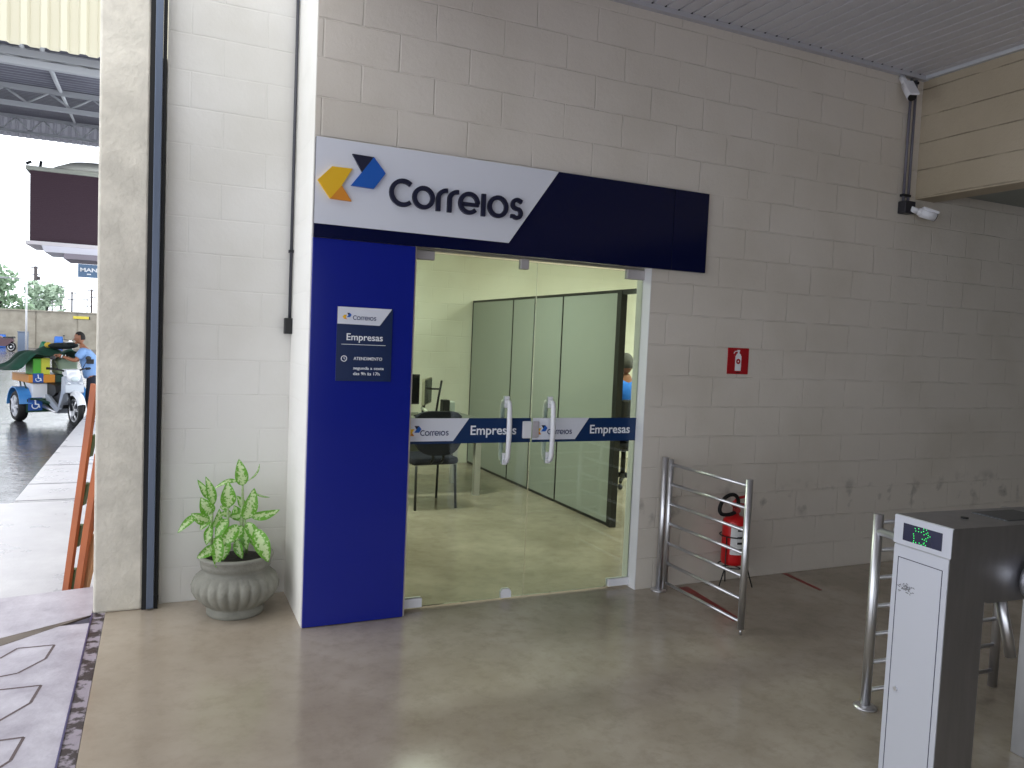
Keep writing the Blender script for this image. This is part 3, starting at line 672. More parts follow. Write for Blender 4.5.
# ------------------------------------------------------------------ conduit in the recess corner
t = thing('wall_conduit', 'thin black conduit ending in a switch box in the recess corner', 'conduit', (-.018, .575, 0))
MB().tube([(0, 0, 1.64), (0, 0, ZC)], .009, 10).build('pipe', mat('grey_black_pipe', '3b3c44', .5), t)
MB().box(-.03, .016, -.025, .022, 1.548, 1.64, bev=.004).build('switch_box', BLACK, t)
MB().box(-.014, .012, -.012, .022, 2.02, 2.035).build('clip', DARKM, t)

# ------------------------------------------------------------------ cameras and conduits at the far corner
t = thing('wall_conduit', 'twin grey conduits between the two security cameras', 'conduit', (4.29, -.025, 0))
PIPE = mat('grey_pipe', '6c6a76', .4)
for dx in (-.030, .020):
    MB().tube([(dx, 0, 2.72), (dx, 0, 3.60)], .010, 10).build('pipe', PIPE, t)
for z in (2.75, 3.57): MB().box(-.045, .035, -.012, .02, z, z+.018).build('clip', DARKM, t)
MB().box(-.055, .05, -.045, .024, 2.625, 2.715, bev=.006).build('junction_box', mat('dark_grey_box', '2a2a31', .5), t)
def cctv(label, base, tip, roll=0):
    t = thing('security_camera', label, 'security camera', base, 0, 'security cameras on the wall corner')
    d = (Vector(tip)-Vector(base)); l = d.length; q = d.to_track_quat('X', 'Z').to_euler()
    a = MB().tube([(0, 0, 0), (l*.35, 0, 0)], .022, 12).ball((l*.38, 0, 0), .028); a.build('bracket', WPLA, t, rot=q)
    b = MB().tube([(l*.42, 0, 0), (l, 0, 0)], .034, 20).box(l*.40, l*1.04, -.037, .037, .020, .038, bev=.004); b.build('housing', WPLA, t, rot=q)
    MB().tube([(l+.0005, 0, 0), (l+.006, 0, 0)], .030, 20).build('lens_window', BLACK, t, rot=q)
    return t
cctv('white bullet camera under the ceiling corner', (4.17, -.012, 3.60), (4.11, -.16, 3.41))
cctv('white bullet camera on the lower junction box', (4.30, -.06, 2.66), (4.45, -.15, 2.605))

# ------------------------------------------------------------------ fire sign
t = thing('fire_extinguisher_sign', 'red square sign with white extinguisher symbol on the block wall', 'sign', (2.737, 0, 1.407))
MB().box(0, .175, -.006, -.0005, 0, .175).build('plate', mat('sign_red', 'a80f1c', .4), t)
s = MB().prism([(.062, .022), (.112, .022), (.112, .118), (.102, .135), (.094, .140), (.094, .15), (.08, .15), (.08, .140), (.072, .135), (.062, .118)], -.0075, -.0062)
s.prism([(.078, .150), (.096, .150), (.100, .162), (.075, .162)], -.0075, -.0062); s.strip([(.078, .154), (.058, .152), (.047, .138)], .006, -.0075, -.0062)
s.build('symbol', WHITEL, t)
MB().strip(arc(.087, .085, .012, 0, 360, 16)[:-1], .012, -.0085, -.0077, closed=True).build('symbol_dot', mat('sign_red', 'a80f1c', .4), t)
MB().box(.072, .104, -.0075, -.0062, .008, .014).build('symbol_base', mat('sign_dark', '3a0a10', .4), t)

# ------------------------------------------------------------------ steel gates
def flange(t, x, y): MB().lathe([(.05, 0), (.05, .006), (.03, .01), (.022, .014)], (x, y, 0), 24).build('base_flange', STEEL, t)
ZR = [.83, .705, .58, .452, .325, .197, .07]
t = thing('barrier_gate', 'brushed steel seven-bar gate standing out from the wall beside the doors', 'barrier', (2.268, -.006, 0))
MB().tube([(-.022, -.045, .01), (-.022, -.045, .865)], .020, 16).build('fixed_post', STEEL, t); flange(t, -.022, -.045)
MB().tube([(-.020, -.105, .03), (-.020, -.105, .86)], .017, 16).build('hinge_post', STEEL, t)
MB().tube([(-.030, -.827, .03), (-.030, -.827, .865)], .019, 16).build('end_post', STEEL, t)
MB().tube([(-.030, -.827, 0), (-.030, -.827, .03)], .006, 8).build('drop_bolt', STEEL, t)
for z in ZR: MB().tube([(-.020, -.105, z), (-.030, -.827, z)], .0095, 12).build('bar', STEEL, t)
R35 = math.radians(-3.6)
t = thing('barrier_rail', 'brushed steel seven-bar rail behind the turnstile', 'barrier', (2.190, -1.706, 0), R35)
MB().tube([(0, 0, .01), (0, 0, .875)], .021, 16).build('post', STEEL, t); flange(t, 0, 0)
MB().tube([(.80, 0, 0), (.80, 0, .875)], .021, 16).build('post', STEEL, t)
for z in ZR: MB().tube([(0, 0, z+.008), (.80, 0, z+.008)], .0095, 12).build('bar', STEEL, t)
MB().tube([(0, 0, .80), (-.02, -.405, .80)], .018, 12).build('stub_arm', STEEL, t)

# ------------------------------------------------------------------ fire extinguisher on its stand
t = thing('fire_extinguisher', 'red fire extinguisher with black hose behind the steel gate', 'fire extinguisher', (2.775, -.125, 0))
MB().lathe([(.055, .15), (.074, .158), (.078, .18), (.078, .420), (.074, .448), (.056, .470), (.028, .480), (.022, .50)], seg=32).build('cylinder', RED, t)
MB().tube([(0, 0, .49), (0, 0, .545)], .020, 12).box(-.025, .045, -.014, .014, .535, .558).tube([(-.01, -.02, .52), (-.02, -.045, .52)], .020, 12).build('valve', mat('red_brass', '9c3230', .4, .3), t)
MB().tube([(-.03, 0, .555), (.02, 0, .592), (.095, 0, .600)], .010, 8).tube([(.0, 0, .55), (.09, 0, .545)], .008, 8).build('lever', RED, t)
hp = [(.005, -.015, .545), (-.005, -.025, .585), (-.035, -.03, .618), (-.08, -.03, .622), (-.125, -.03, .600), (-.152, -.03, .560), (-.157, -.03, .525), (-.140, -.03, .500), (-.10, -.03, .492), (-.06, -.03, .495), (-.03, -.03, .505)]
hs = []
for i in range(len(hp)-1):
    p0_, p1_, p2_, p3_ = [Vector(hp[max(0, min(len(hp)-1, i+k))]) for k in (-1, 0, 1, 2)]
    for q_ in range(4):
        u_ = q_/4; hs.append(.5*((2*p1_)+(-p0_+p2_)*u_+(2*p0_-5*p1_+4*p2_-p3_)*u_*u_+(-p0_+3*p1_-3*p2_+p3_)*u_**3))
hs.append(Vector(hp[-1]))
MB().tube(hs, .0125, 10).build('hose', BLACKR, t)
lb = MB(); n = 10; a0, a1 = math.radians(214), math.radians(312)
for i in range(n):
    p, q = a0+(a1-a0)*i/n, a0+(a1-a0)*(i+1)/n
    vs = [lb.bm.verts.new((.0795*math.cos(a), .0795*math.sin(a), z)) for a, z in ((p, .23), (q, .23), (q, .42), (p, .42))]; lb.bm.faces.new(vs)
lb.build('label', mat('white_paper', 'd8d8d8', .6), t)
for z, h_ in ((.385, .012), (.345, .006), (.30, .014), (.262, .008)):
    lb = MB()
    for i in range(5):
        p, q = math.radians(245+i*9), math.radians(245+(i+1)*9)
        lb.bm.faces.new([lb.bm.verts.new((.0802*math.cos(a), .0802*math.sin(a), zz)) for a, zz in ((p, z), (q, z), (q, z+h_), (p, z+h_))])
    lb.build('label_print', BLACK, t)
st = MB()
for z in (.345, .143): st.tube([(.092*math.cos(a), .092*math.sin(a), z) for a in [i*2*PI/24 for i in range(24)]], .004, 6, closed=True)
for a in (200, 320, 80):
    a = math.radians(a); c, s_ = math.cos(a), math.sin(a); k = .115/.15 if s_ > 0 else 1
    st.tube([(.092*c, .092*s_, .345), (.092*c, .092*s_, .143), (.15*c*k, .15*s_*k*.75, .003)], .0042, 6)
st.tube([(-.092, 0, .143), (.092, 0, .143)], .004, 6).tube([(0, -.092, .143), (0, .092, .143)], .004, 6)
st.build('wire_stand', BLACK, t)

# red floor tape around the extinguisher
TAPE = mat('worn_red_tape', '9c2a26', .5, col2='7a3a30', vscale=12)
def tape(lbl, poly): 
    tag(MB().prism(poly, .0005, .0015, 'xy').build('floor_tape', TAPE), lbl, 'floor tape', 'red floor tape by the extinguisher')
tape('wide red tape strip on the floor under the steel gate', [(2.41, -.05), (2.48, -.05), (2.405, -.66), (2.34, -.66)])
tape('thin red tape strip on the bare floor right of the gate', [(3.335, -.01), (3.375, -.01), (3.33, -.38), (3.30, -.38)])

# ------------------------------------------------------------------ turnstile
t = thing('turnstile', 'brushed steel tripod turnstile with green arrow display', 'turnstile', (1.732, -2.374, 0), math.radians(-3.5))
W = .231
MB().box(0, .185, .004, W-.004, 0, .905, bev=.003).build('pedestal', STEELD, t)
hd = MB().prism([(.0, .897), (.0, .985), (.004, 1.0), (.9, 1.0), (.9, .895)], -.002, W+.002); hd.build('head_cover', STEELD, t)
MB().prism([(.18, .895), (.18, .735), (.20, .727), (.52, .727), (.56, .76), (.60, .895)], .004, W-.004).build('head_case', STEELD, t)
MB().box(.70, .88, .004, W-.004, 0, .895, bev=.003).build('rear_pedestal', STEELD, t)
MB().box(-.003, .0, -.002, W+.002, .897, .998).build('display_plate', STEELF, t)
MB().box(-.003, .0, .004, W-.004, .02, .892).build('front_plate', STEELF, t)
MB().box(-.0042, -.0031, .034, .193, .914, .976).build('display', mat('display_navy', '0c1238', .2), t)
dt = [(265,190),(290,190),(325,190),(345,197),(270,208),(290,212),(310,215),(325,208),(355,218),(345,225),(360,235),(372,245),(330,232),(358,252),(345,260),(335,270),(350,278),(255,230),(258,245),(260,262),(260,280),(258,292),(275,293),(285,305),(300,295),(315,308),(335,292),(345,310),(330,300),(320,265)]
dm = MB()
for a, b in dt:
    u_ = (a-178)/(455-178); v_ = (b-150-u_*66)/(278-150)
    y = .193-u_*.159; z = .976-v_*.062
    if .035 < y < .192 and .915 < z < .975: dm.box(-.0050, -.0043, y-.0016, y+.0016, z-.0016, z+.0016)
dm.build('led_dots', LED, t)
sm = MB()
for (y0, y1, z0, z1) in ((.024, .207, .848, .8505), (.024, .0262, .05, .848), (.2048, .207, .05, .848), (.024, .207, .05, .052)): sm.box(-.0040, -.0031, y0, y1, z0, z1)
sm.build('door_seam', mat('seam_blue_black', '10123a', .5), t)
MB().tube([(-.008, .178, .37), (-.002, .178, .37)], .008, 14).build('door_lock', STEEL, t)
random.seed(3)
sf = MB()
for i in range(70):
    y = .165+random.gauss(0, .015); z = .745+random.gauss(0, .008); sf.box(-.0036-.0001*random.random(), -.0031, y-.006*random.random()-.001, y+.001, z-.0015, z+.0015)
sf.build('scuff_mark', mat('scuff_grey', '77787e', .8), t)
MB().lathe([(.075, 0), (.085, .02), (.07, .05), (.03, .06)], (0, 0, 0), 24, axis='y').build('arm_hub', STEEL, t, loc=(.40, -.06, .80))
for q in ((.36, -.045, .475), (.75, -.12, .93), (.10, -.40, .86)):
    if q[1] < -.3: continue
MB().tube([(.30, .035, .735), (.325, .02, .62), (.345, .01, .52)], .019, 14).build('arm', STEEL, t)
MB().tube([(.41, .24, .80), (.44, .62, .82)], .019, 14).build('arm', STEEL, t)
MB().tube([(.205, .12, 1.0), (.205, .12, 1.004)], .013, 16).build('card_reader', BLACK, t)
MB().box(.33, .55, .05, .19, 1.0, 1.003).build('top_plate', mat('dark_top_plate', '55585c', .4, .5), t)

# ------------------------------------------------------------------ outside: ramp, pavement, yard
WET = mat('wet_ramp_concrete', 'c6c2cc', .35, col2='a49eaa', vscale=5, rvar=.15, bump=.25, bscale=30)
rm = MB().box(-6, -1.016, -9, .40, -.5, -.002)
struct(rm.build('ramp_floor', WET))
struct(MB().box(-6, 12, -30, -9.0, -.5, -.004).build('rear_yard_ground', WET))
gm = MB()
hexa = [(-1.354, .042), (-1.299, .147), (-1.146, .14), (-1.164, -.024), (-1.256, -.157), (-1.40, -.19), (-1.50, -.06)]
for kx in range(5):
    for ky in range(9):
        ox, oy = -.47*kx, -.46*ky+(.0 if kx % 2 == 0 else -.2)
        P = [(a+ox, b+oy) for a, b in hexa]
        for i in range(len(P)):
            a, b = Vector((*P[i], 0)), Vector((*P[(i+1) % len(P)], 0)); dd = (b-a).normalized(); nn = Vector((-dd.y, dd.x, 0))*.006
            gm.bm.faces.new([gm.bm.verts.new(v+Vector((0, 0, -.0012))) for v in (a-nn, b-nn, b+nn, a+nn)])
g_ = gm.build('ramp_groove', mat('groove_dirt', '5c4c4e', .6)); struct(g_)
struct(MB().prism([(-1.016, .518), (-6, -2.305), (-6, -3.5), (-3.2, -1.35), (-1.8, -.10), (-1.378, .20)], -.01, -.0005, 'xy').build('ramp_channel', mat('drain_dark', '4e4238', .5, col2='6d6258')))
struct(MB().prism([(-1.016, .52), (-6, -2.30), (-6, .52), (-1.5, .94), (-1.016, 1.02)], -.4, .0, 'xy').build('landing_slab', WET))
SW = mat('sidewalk_concrete', 'c9c8cc', .3, col2='b4b2b8', vscale=3, rvar=.12, bump=.1)
sw = MB().prism([(-6, .50), (-1.0, 1.0), (-1.0, 4.3), (-6, 4.3)], -.5, -.152, 'xy').box(-1.93, -1.0, 4.31, 16, -.5, -.15)
struct(sw.build('sidewalk', SW))
jm = MB()
for y in (4.35, 5.2, 6.4, 7.9): jm.box(-1.93, -1.0, y, y+.03, -.15, -.1485)
struct(jm.build('sidewalk_joint', mat('joint_grey', '77757c', .6)))
ST = mat('wet_cobbles', '3c3a40', .18, col2='55535a', vscale=2.2, rvar=.14, bump=.9, bscale=7)
struct(MB().box(-30, -1.93, 4.3, 90, -.6, -.42).box(-1.93, 20, 16, 90, -.6, -.42).build('street', ST))
FEN = mat('precast_fence', 'a8a294', .8, col2='8f897c', vscale=1.5)
fn = MB()
for i in range(14): fn.box(-26+i*2.5, -26+i*2.5+2.42, 58, 58.12, -.42, 2.10)
fn.box(-26, 9, 57.94, 58.18, 2.10, 2.19); fn.box(-26, 9, 58.05, 58.1, -.42, 2.1)
struct(fn.build('wall_yard', FEN))
t = thing('yard_sign_bar', 'narrow yellow bar sign fixed to the yard wall', 'sign', (-5.8, 57.98, 1.70))
MB().box(-.50, .48, -.03, 0, 0, .19, bev=.01).build('bar', mat('sign_yellow', 'd8c84c', .5), t); MB().box(.48, .53, -.04, 0, -.01, .20).build('end_cap', DARKM, t)

# canopy roof over the yard
CAN = mat('dark_corrugated_sheet', '6b6c78', .5, col2='5c5c68', vscale=1)
GAL = mat('galvanised_truss', 'a9abb0', .5, .2)
t = thing('yard_canopy', 'steel truss canopy with corrugated roof over the yard', 'canopy', (-6, 8.3, -.42))
def RZ(y): return 5.67+.17*y          # roof underside, local y from the fascia
rf = MB(); n = 84; A = []
for i in range(n*2+1):
    y = i*(20/(n*2)); z = RZ(y)+(.045 if (i//2) % 2 else 0)
    A.append([rf.bm.verts.new((xx, y, z)) for xx in (-9, 9)])
for a, b in zip(A, A[1:]): rf.bm.faces.new((a[0], a[1], b[1], b[0]))
rf.build('roof_sheet', CAN, t)
fa = MB(); A = []
pat = [(0, 0), (.10, 0), (.13, -.07), (.20, -.07), (.23, 0)]
for i in range(78):
    for dx, dy in pat[:-1]: A.append([fa.bm.verts.new((-9+i*.23+dx, -.04+dy, z)) for z in (5.62, 7.2)])
for a, b in zip(A, A[1:]): fa.bm.faces.new((a[0], b[0], b[1], a[1]))
fa.build('fascia_sheet', translucent('translucent_fascia', 'cdc8b4', .22), t)
fb = MB(); A = []
for i in range(78):
    for dx, dy in pat[:-1]: A.append([fb.bm.verts.new((-9+i*.23+dx, 20+dy, z)) for z in (8.35, 9.1)])
for a, b in zip(A, A[1:]): fb.bm.faces.new((a[0], b[0], b[1], a[1]))
fb.build('fascia_sheet', translucent('grey_fascia', '9a9aa2', .3), t)
for y, hh in ((.5, .13), (6.4, .34), (18.5, .5)):
    zt = RZ(y)-.03; q = MB().box(-9, 9, y-.05, y+.05, zt-.1, zt).box(-9, 9, y-.05, y+.05, zt-hh-.09, zt-hh)
    nn = 46
    for i in range(nn):
        x0, x1 = -9+18*i/nn, -9+18*(i+1)/nn; a, b = (zt-.08, zt-hh) if i % 2 else (zt-hh, zt-.08)
        q.tube([(x0, y, a), (x1, y, b)], .025, 5)
    q.build('truss', GAL, t)
MB().tube([(3.75, .05, RZ(0)+.03), (3.5, 4, RZ(4)-.05), (2.5, 18.5, RZ(18.5)-.05)], .04, 6).build('purlin', GAL, t)
MB().tube([(3.50, .05, RZ(0)+.03), (3.42, 2.0, RZ(2)-.05)], .035, 6).build('purlin', GAL, t)
for xx, y in ((8.2, 3), (8.2, 16), (-8.8, .5), (-8.8, 18.5)): MB().tube([(xx, y, 0), (xx, y, RZ(y)-.05)], .12, 12).build('column', GAL, t)

# brown cooling unit on a white slab with tank lid and a small sign
t = thing('cooling_unit', 'brown louvred cooling tower box on a white elevated slab', 'cooling unit', (-2.0, 16.6, -.42))
LOUV = mat('brown_louvre', '4a3540', .7, bump=.3, bscale=50)
bx = MB().box(-1.38, 1.2, -.5, .9, 3.72, 5.27)
for i in range(38): bx.box(-1.385, 1.2, -.515, -.5, 3.74+i*.04, 3.74+i*.04+.02)
bx.build('louvre_case', LOUV, t)
MB().box(-1.46, 1.25, -.58, .95, 5.27, 5.36, bev=.01).build('top_rim', mat('pale_grey_rim', 'a8aaa0', .6), t)
MB().lathe([(.95, 5.36), (.92, 5.46), (.62, 5.60), (.3, 5.66), (.05, 5.68)], (-.1, .2, 0), 24).build('tank_lid', mat('pale_tank', 'c4c4ba', .6), t)
MB().box(-1.45, 1.3, -.6, 1, 3.64, 3.72).build('deck', mat('white_deck', 'e6dfe2', .5), t)
MB().prism([(-1.15, 3.64), (1.3, 3.64), (1.3, 3.50), (-1.1, 3.50)], -.55, .95).build('slab', mat('white_slab', 'e2e0ea', .5), t)
MB().box(-.72, 1.3, -.5, .9, 3.38, 3.50).build('beam', mat('grey_mauve_beam', '99909a', .6), t)
MB().box(.7, .95, -.1, .15, 0, 3.38).build('column', PILLAR, t)
MB().tube([(-1.46, -.5, 5.40), (-1.36, -.5, 5.46)], .03, 8).tube([(-1.2, -.45, 5.36), (-1.18, -.45, 5.5)], .03, 8).build('inlet_pipe', DARKM, t)
t = thing('hanging_sign', 'small blue-grey sign with white letters hanging under the slab', 'sign', (-2.43, 16.0, 2.565))
MB().box(0, .85, 0, .06, 0, .295).build('board', mat('sign_blue_grey', '5d7896', .5), t)
text_fit('letters', 'MAN', .05, .38, .13, .085, -.004, WHITEL, t, ext=.002, off=.004)
MB().box(.18, .26, -.004, 0, .06, .085).build('letter_mark', WHITEL, t)

# poles and trees beyond the yard wall
WOODP = mat('utility_pole', '4b4648', .8)
for (x_, y_, h_, r_, lb_) in ((-10.1, 70, 6.3, .13, 'dark utility pole with crossarms tallest over the yard wall'), (-8.75, 68.5, 4.7, .05, 'thin utility pole left of a close pair beyond the wall'),
        (-8.44, 71.5, 4.9, .07, 'thicker utility pole right of a close pair beyond the wall'), (-7.49, 70, 4.4, .06, 'slim utility pole left of the hanging sign'), (-6.05, 70, 4.7, .07, 'slim utility pole below the hanging sign'), (-6.68, 74, 4.0, .03, 'faint shortest pole beyond the yard wall')):
    t = thing('utility_pole', lb_, 'pole', (x_, y_, -.42), .3, 'utility poles beyond the yard wall')
    MB().tube([(0, 0, 0), (0, 0, h_)], [r_*1.2, r_], 10).build('shaft', WOODP, t)
    for z in (h_-.15, h_-.7): MB().box(-.35, .35, -.04, .04, z, z+.07).build('crossarm', WOODP, t)
    if r_ > .1: MB().tube([(.2, 0, h_-1.1), (.2, 0, h_-.8)], .13, 10).build('transformer', WOODP, t)
t = thing('lamp_post', 'thin white post rising in front of the yard wall', 'post', (-6.67, 40, -.42))
MB().tube([(0, 0, 0), (0, 0, 3.95)], .045, 10).build('shaft', mat('white_post', 'd8dade', .5), t); MB().tube([(0, 0, 3.9), (-.8, 0, 3.93)], .025, 8).build('arm', GAL, t); MB().box(-1.1, -.78, -.06, .06, 3.88, 3.96).build('lamp_head', GAL, t)
GREENS = [mat('hazed_tree_green', '8aa486', .9), mat('hazed_tree_green_pale', 'a2b6a0', .9)]  # distance haze is put into these foliage greens
def tree(x_, y_, h_, r_, lb_, gi, n=900):
    t = thing('tree', lb_, 'tree', (x_, y_, -.42), 0, 'trees beyond the yard wall'); rnd = random.Random(int(x_*10))
    MB().tube([(0, 0, 0), (.05, 0, h_*.5), (0, 0, h_*.8)], [.16, .12, .05], 8).tube([(.05, 0, h_*.45), (.5, .1, h_*.75)], [.08, .03], 6).tube([(.05, 0, h_*.5), (-.5, .1, h_*.8)], [.08, .03], 6).build('trunk', WOODP, t)
    c = MB(); lumps = [(rnd.uniform(-1, 1)*r_*.7, rnd.uniform(-.6, .6)*r_, h_*.60+rnd.uniform(-1, 1)*h_*.26, rnd.uniform(.4, .65)*r_) for _ in range(9)]
    for i in range(n):
        L_ = rnd.choice(lumps); v = Vector((rnd.gauss(0, 1), rnd.gauss(0, 1), rnd.gauss(0, 1))).normalized()*L_[3]*rnd.uniform(.7, 1.1); p = Vector(L_[:3])+v
        a = Vector((rnd.gauss(0, 1), rnd.gauss(0, 1), rnd.gauss(0, 1))).normalized(); b = a.orthogonal().normalized(); s_ = rnd.uniform(.12, .24)
        c.bm.faces.new([c.bm.verts.new(p+q) for q in (a*s_, b*s_*.6, -a*s_, -b*s_*.6)])
    c.build('foliage', GREENS[gi], t)
tree(-11.4, 62, 5.6, 1.7, 'bushy green tree at the far end of the yard wall', 0, 1500)
tree(-8.9, 65, 5.0, 1.3, 'pale green tree beside the tallest utility pole', 1, 1000)
tree(-7.7, 61.5, 2.9, .5, 'low pale shrub top showing over the yard wall', 1, 500)

# barrels
def barrel(x_, y_, lb_):
    t = thing('barrel', lb_, 'barrel', (x_, y_, -.42), 0, 'blue barrels by the yard wall'); t.scale = (.9, .9, .95)
    MB().lathe([(.27, 0), (.29, .04), (.30, .3), (.29, .33), (.30, .36), (.30, .6), (.29, .63), (.28, .86), (.25, .9)], seg=24).build('drum', mat('barrel_blue', '2468c0', .4), t)
    MB().lathe([(.26, .9), (.27, .915), (.24, .92), (.03, .92)], seg=24).build('lid', mat('barrel_blue', '2468c0', .4), t)
barrel(-7.05, 56.8, 'blue barrel behind the man by the yard wall'); barrel(-10.35, 56.8, 'blue barrel by the yard wall near the maroon parked motorbike')

# ------------------------------------------------------------------ leaning wooden frame by the pillar
WOOD = mat('orange_wood', 'b5622f', .6, col2='8c4a2a', vscale=6, stretch=(1, 1, .2))
GRN = mat('green_board', '5c6e3c', .7, col2='3d4a2c', vscale=8)
t = thing('wooden_trellis', 'orange wooden lattice frame leaning by the plaster pillar', 'wooden frame', (-1.2, 1.2, -.15))
a0, a1 = Vector((0.0, .02, .0)), Vector((.14, -.22, 1.37))
def plank(nm, p, q, w_, d_, m_):
    p, q = Vector(p), Vector(q); d = (q-p); l = d.length; o_ = MB().box(-w_/2, w_/2, -d_/2, d_/2, 0, l, bev=.002).build(nm, m_, t)
    o_.location = p; o_.rotation_euler = d.to_track_quat('Z', 'Y').to_euler(); return o_
plank('upright', (-.01, .05, 0), (.150, -.12, 1.35), .022, .05, WOOD)
plank('upright', (.055, .0, 0), (.175, -.12, .93), .024, .05, WOOD)
plank('brace', (.085, .03, .02), (.16, -.02, .42), .03, .05, mat('pale_wood', 'b88a62', .6))
plank('brace', (.10, -.02, .34), (.165, -.05, .62), .02, .04, WOOD)
for z in (.14, .42, .68, .98):
    k = z/1.35; plank('slat', (.012+.15*k, .07-.16*k, z-.07), (.024+.165*k, .07-.17*k, z+.06), .05, .02, GRN)

# ------------------------------------------------------------------ cargo trike
SIL = mat('silver_paint', 'b9bfca', .3, .3)
WHT = mat('white_paint', 'e8eaf0', .3)
DGR = mat('dark_green_paint', '123a2c', .5)
STB = mat('sky_blue_paint', '3f86cc', .4)
ORG = mat('orange_crate', 'd38a2c', .5)
t = thing('cargo_trike', 'silver and white three-wheeled cargo motorbike with blue rear mudguards', 'motor tricycle', (-2.13, 12.42, -.42), math.radians(-65))
t.scale = (1.07, 1.07, 1.07)
def wheel(nm, x_, y_, r_, w_, rim, spokes, parent):
    sg = 1 if y_ > 0 else -1
    T = MB().lathe([(r_*.72, -w_*.5), (r_*.9, -w_*.5), (r_, -w_*.3), (r_, w_*.3), (r_*.9, w_*.5), (r_*.72, w_*.5), (r_*.72, w_*.2), (r_*.72, -w_*.2)], (0, 0, 0), 32, axis='y', loop=True)
    o_ = T.build(nm, BLACKR, parent, loc=(x_, y_, r_))
    R_ = MB().lathe([(r_*.64, -w_*.46), (r_*.73, -w_*.46), (r_*.73, w_*.46), (r_*.64, w_*.46), (r_*.60, 0)], (0, 0, 0), 32, axis='y', loop=True)
    R_.tube([(0, -w_*.5, 0), (0, w_*.5, 0)], r_*.16, 14)
    for i in range(spokes):
        a = i*2*PI/spokes; R_.tube([(0, sg*w_*.40, 0), (r_*.68*math.cos(a), sg*w_*.42, r_*.68*math.sin(a))], r_*.11 if spokes < 6 else r_*.05, 6)
    R_.lathe([(r_*.2, sg*w_*.05), (r_*.62, sg*w_*.08), (r_*.62, sg*w_*.0), (r_*.2, sg*w_*.0)], (0, 0, 0), 24, mi=1, axis='y', loop=True)
    R_.build('rim', [rim, DARKM], o_); return o_
wheel('front_wheel', 0, 0, .285, .08, STEEL, 6, t)
MB().tube([(0, -.05, .285), (0, -.056, .285)], .10, 20).build('brake_disc', STEEL, t)
for s in (-1, 1): wheel('rear_wheel', -1.3, s*.48, .275, .16, mat('white_rim', 'd9dbe2', .4), 5, t)
f = MB()
for i in range(13):   # front fender
    a0_, a1_ = math.radians(22+i*9.5), math.radians(22+(i+1)*9.5); r_ = .325
    for s in (-1, 1):
        f.bm.faces.new([f.bm.verts.new(p) for p in ((r_*math.cos(a0_), s*.055, .285+r_*math.sin(a0_)), (r_*math.cos(a1_), s*.055, .285+r_*math.sin(a1_)), ((r_+.03)*math.cos(a1_), 0, .285+(r_+.03)*math.sin(a1_)), ((r_+.03)*math.cos(a0_), 0, .285+(r_+.03)*math.sin(a0_)))])
    for s in (-1, 1):
        f.bm.faces.new([f.bm.verts.new(p) for p in ((r_*math.cos(a0_), s*.055, .285+r_*math.sin(a0_)), (r_*math.cos(a1_), s*.055, .285+r_*math.sin(a1_)), ((r_-.06)*math.cos(a1_), s*.062, .285+(r_-.06)*math.sin(a1_)), ((r_-.06)*math.cos(a0_), s*.062, .285+(r_-.06)*math.sin(a0_)))])
f.build('front_fender', WHT, t)
for s in (-1, 1): MB().tube([(0, s*.07, .285), (-.16, s*.07, .66)], .02, 10).build('fork_leg', DARKM, t)
MB().tube([(-.16, 0, .60), (-.27, 0, .95)], .03, 10).build('steering_column', DARKM, t)
MB().prism([(-.05, .60), (-.06, .74), (-.17, .88), (-.24, .86), (-.26, .60), (-.40, .34), (-.50, .22), (-.42, .20), (-.26, .40), (-.16, .56)], -.15, .15).build('leg_shield', SIL, t)
MB().prism([(-.30, .28), (-.42, .21), (-.95, .40), (-1.0, .50), (-.85, .50)], -.165, -.12).build('side_strip', SIL, t)
MB().prism([(-.25, .62), (-.30, .30), (-.60, .24), (-.90, .36), (-.95, .52), (-.60, .50), (-.45, .60)], -.10, .10).build('engine_body', BLACK, t)
MB().prism([(-.55, .56), (-.60, .68), (-.95, .72), (-1.12, .68), (-1.10, .50), (-.70, .48)], -.13, .13).build('seat', BLACK, t)
MB().ball((-.12, 0, .86), .10, (.9, 1.15, .9)).build('headlight_cowl', WHT, t)
MB().ball((-.055, 0, .84), .065, (.6, 1.1, .8)).build('headlight', mat('lamp_glass', 'c9d4d8', .1), t)
MB().prism([(-.10, .90), (-.16, .99), (-.32, 1.0), (-.34, .92), (-.22, .86)], -.11, .11).build('handlebar_cowl', WHT, t)
for s in (-1, 1):
    MB().tube([(-.25, s*.08, .96), (-.27, s*.22, 1.0), (-.33, s*.33, 1.01)], .014, 8).build('handlebar', BLACK, t)
    MB().tube([(-.30, s*.27, 1.005), (-.345, s*.36, 1.01)], .022, 8).build('grip', BLACKR, t)
    MB().tube([(-.27, s*.20, 1.0), (-.25, s*.27, 1.16)], .006, 6).ball((-.25, s*.29, 1.20), .05, (.3, 1, .7)).build('mirror', BLACK, t)
    MB().ball((-.06, s*.10, .76), .035, (1, 1, .7)).build('indicator', mat('indicator_white', 'd8dce4', .2), t)
MB().tube([(-.45, -.16, .22), (-.80, -.17, .26), (-1.15, -.2, .32)], [.018, .03, .045], 12).build('exhaust', STEEL, t)
fr = MB().tube([(-.95, -.40, .42), (-1.75, -.40, .42), (-1.75, .40, .42), (-.95, .40, .42)], .02, 8, closed=True).tube([(-.60, 0, .32), (-1.3, 0, .30)], .03, 8).tube([(-1.3, -.44, .275), (-1.3, .44, .275)], .025, 8)
for s in (-1, 1): fr.tube([(-.95, s*.30, .42), (-.60, s*.06, .32)], .02, 8).tube([(-1.1, s*.38, .42), (-1.2, s*.44, .72)], .012, 8).tube([(-1.45, s*.38, .42), (-1.40, s*.44, .72)], .012, 8)
fr.box(-1.02, -.96, -.46, .46, .18, .42)
fr.build('chassis', DGR, t)
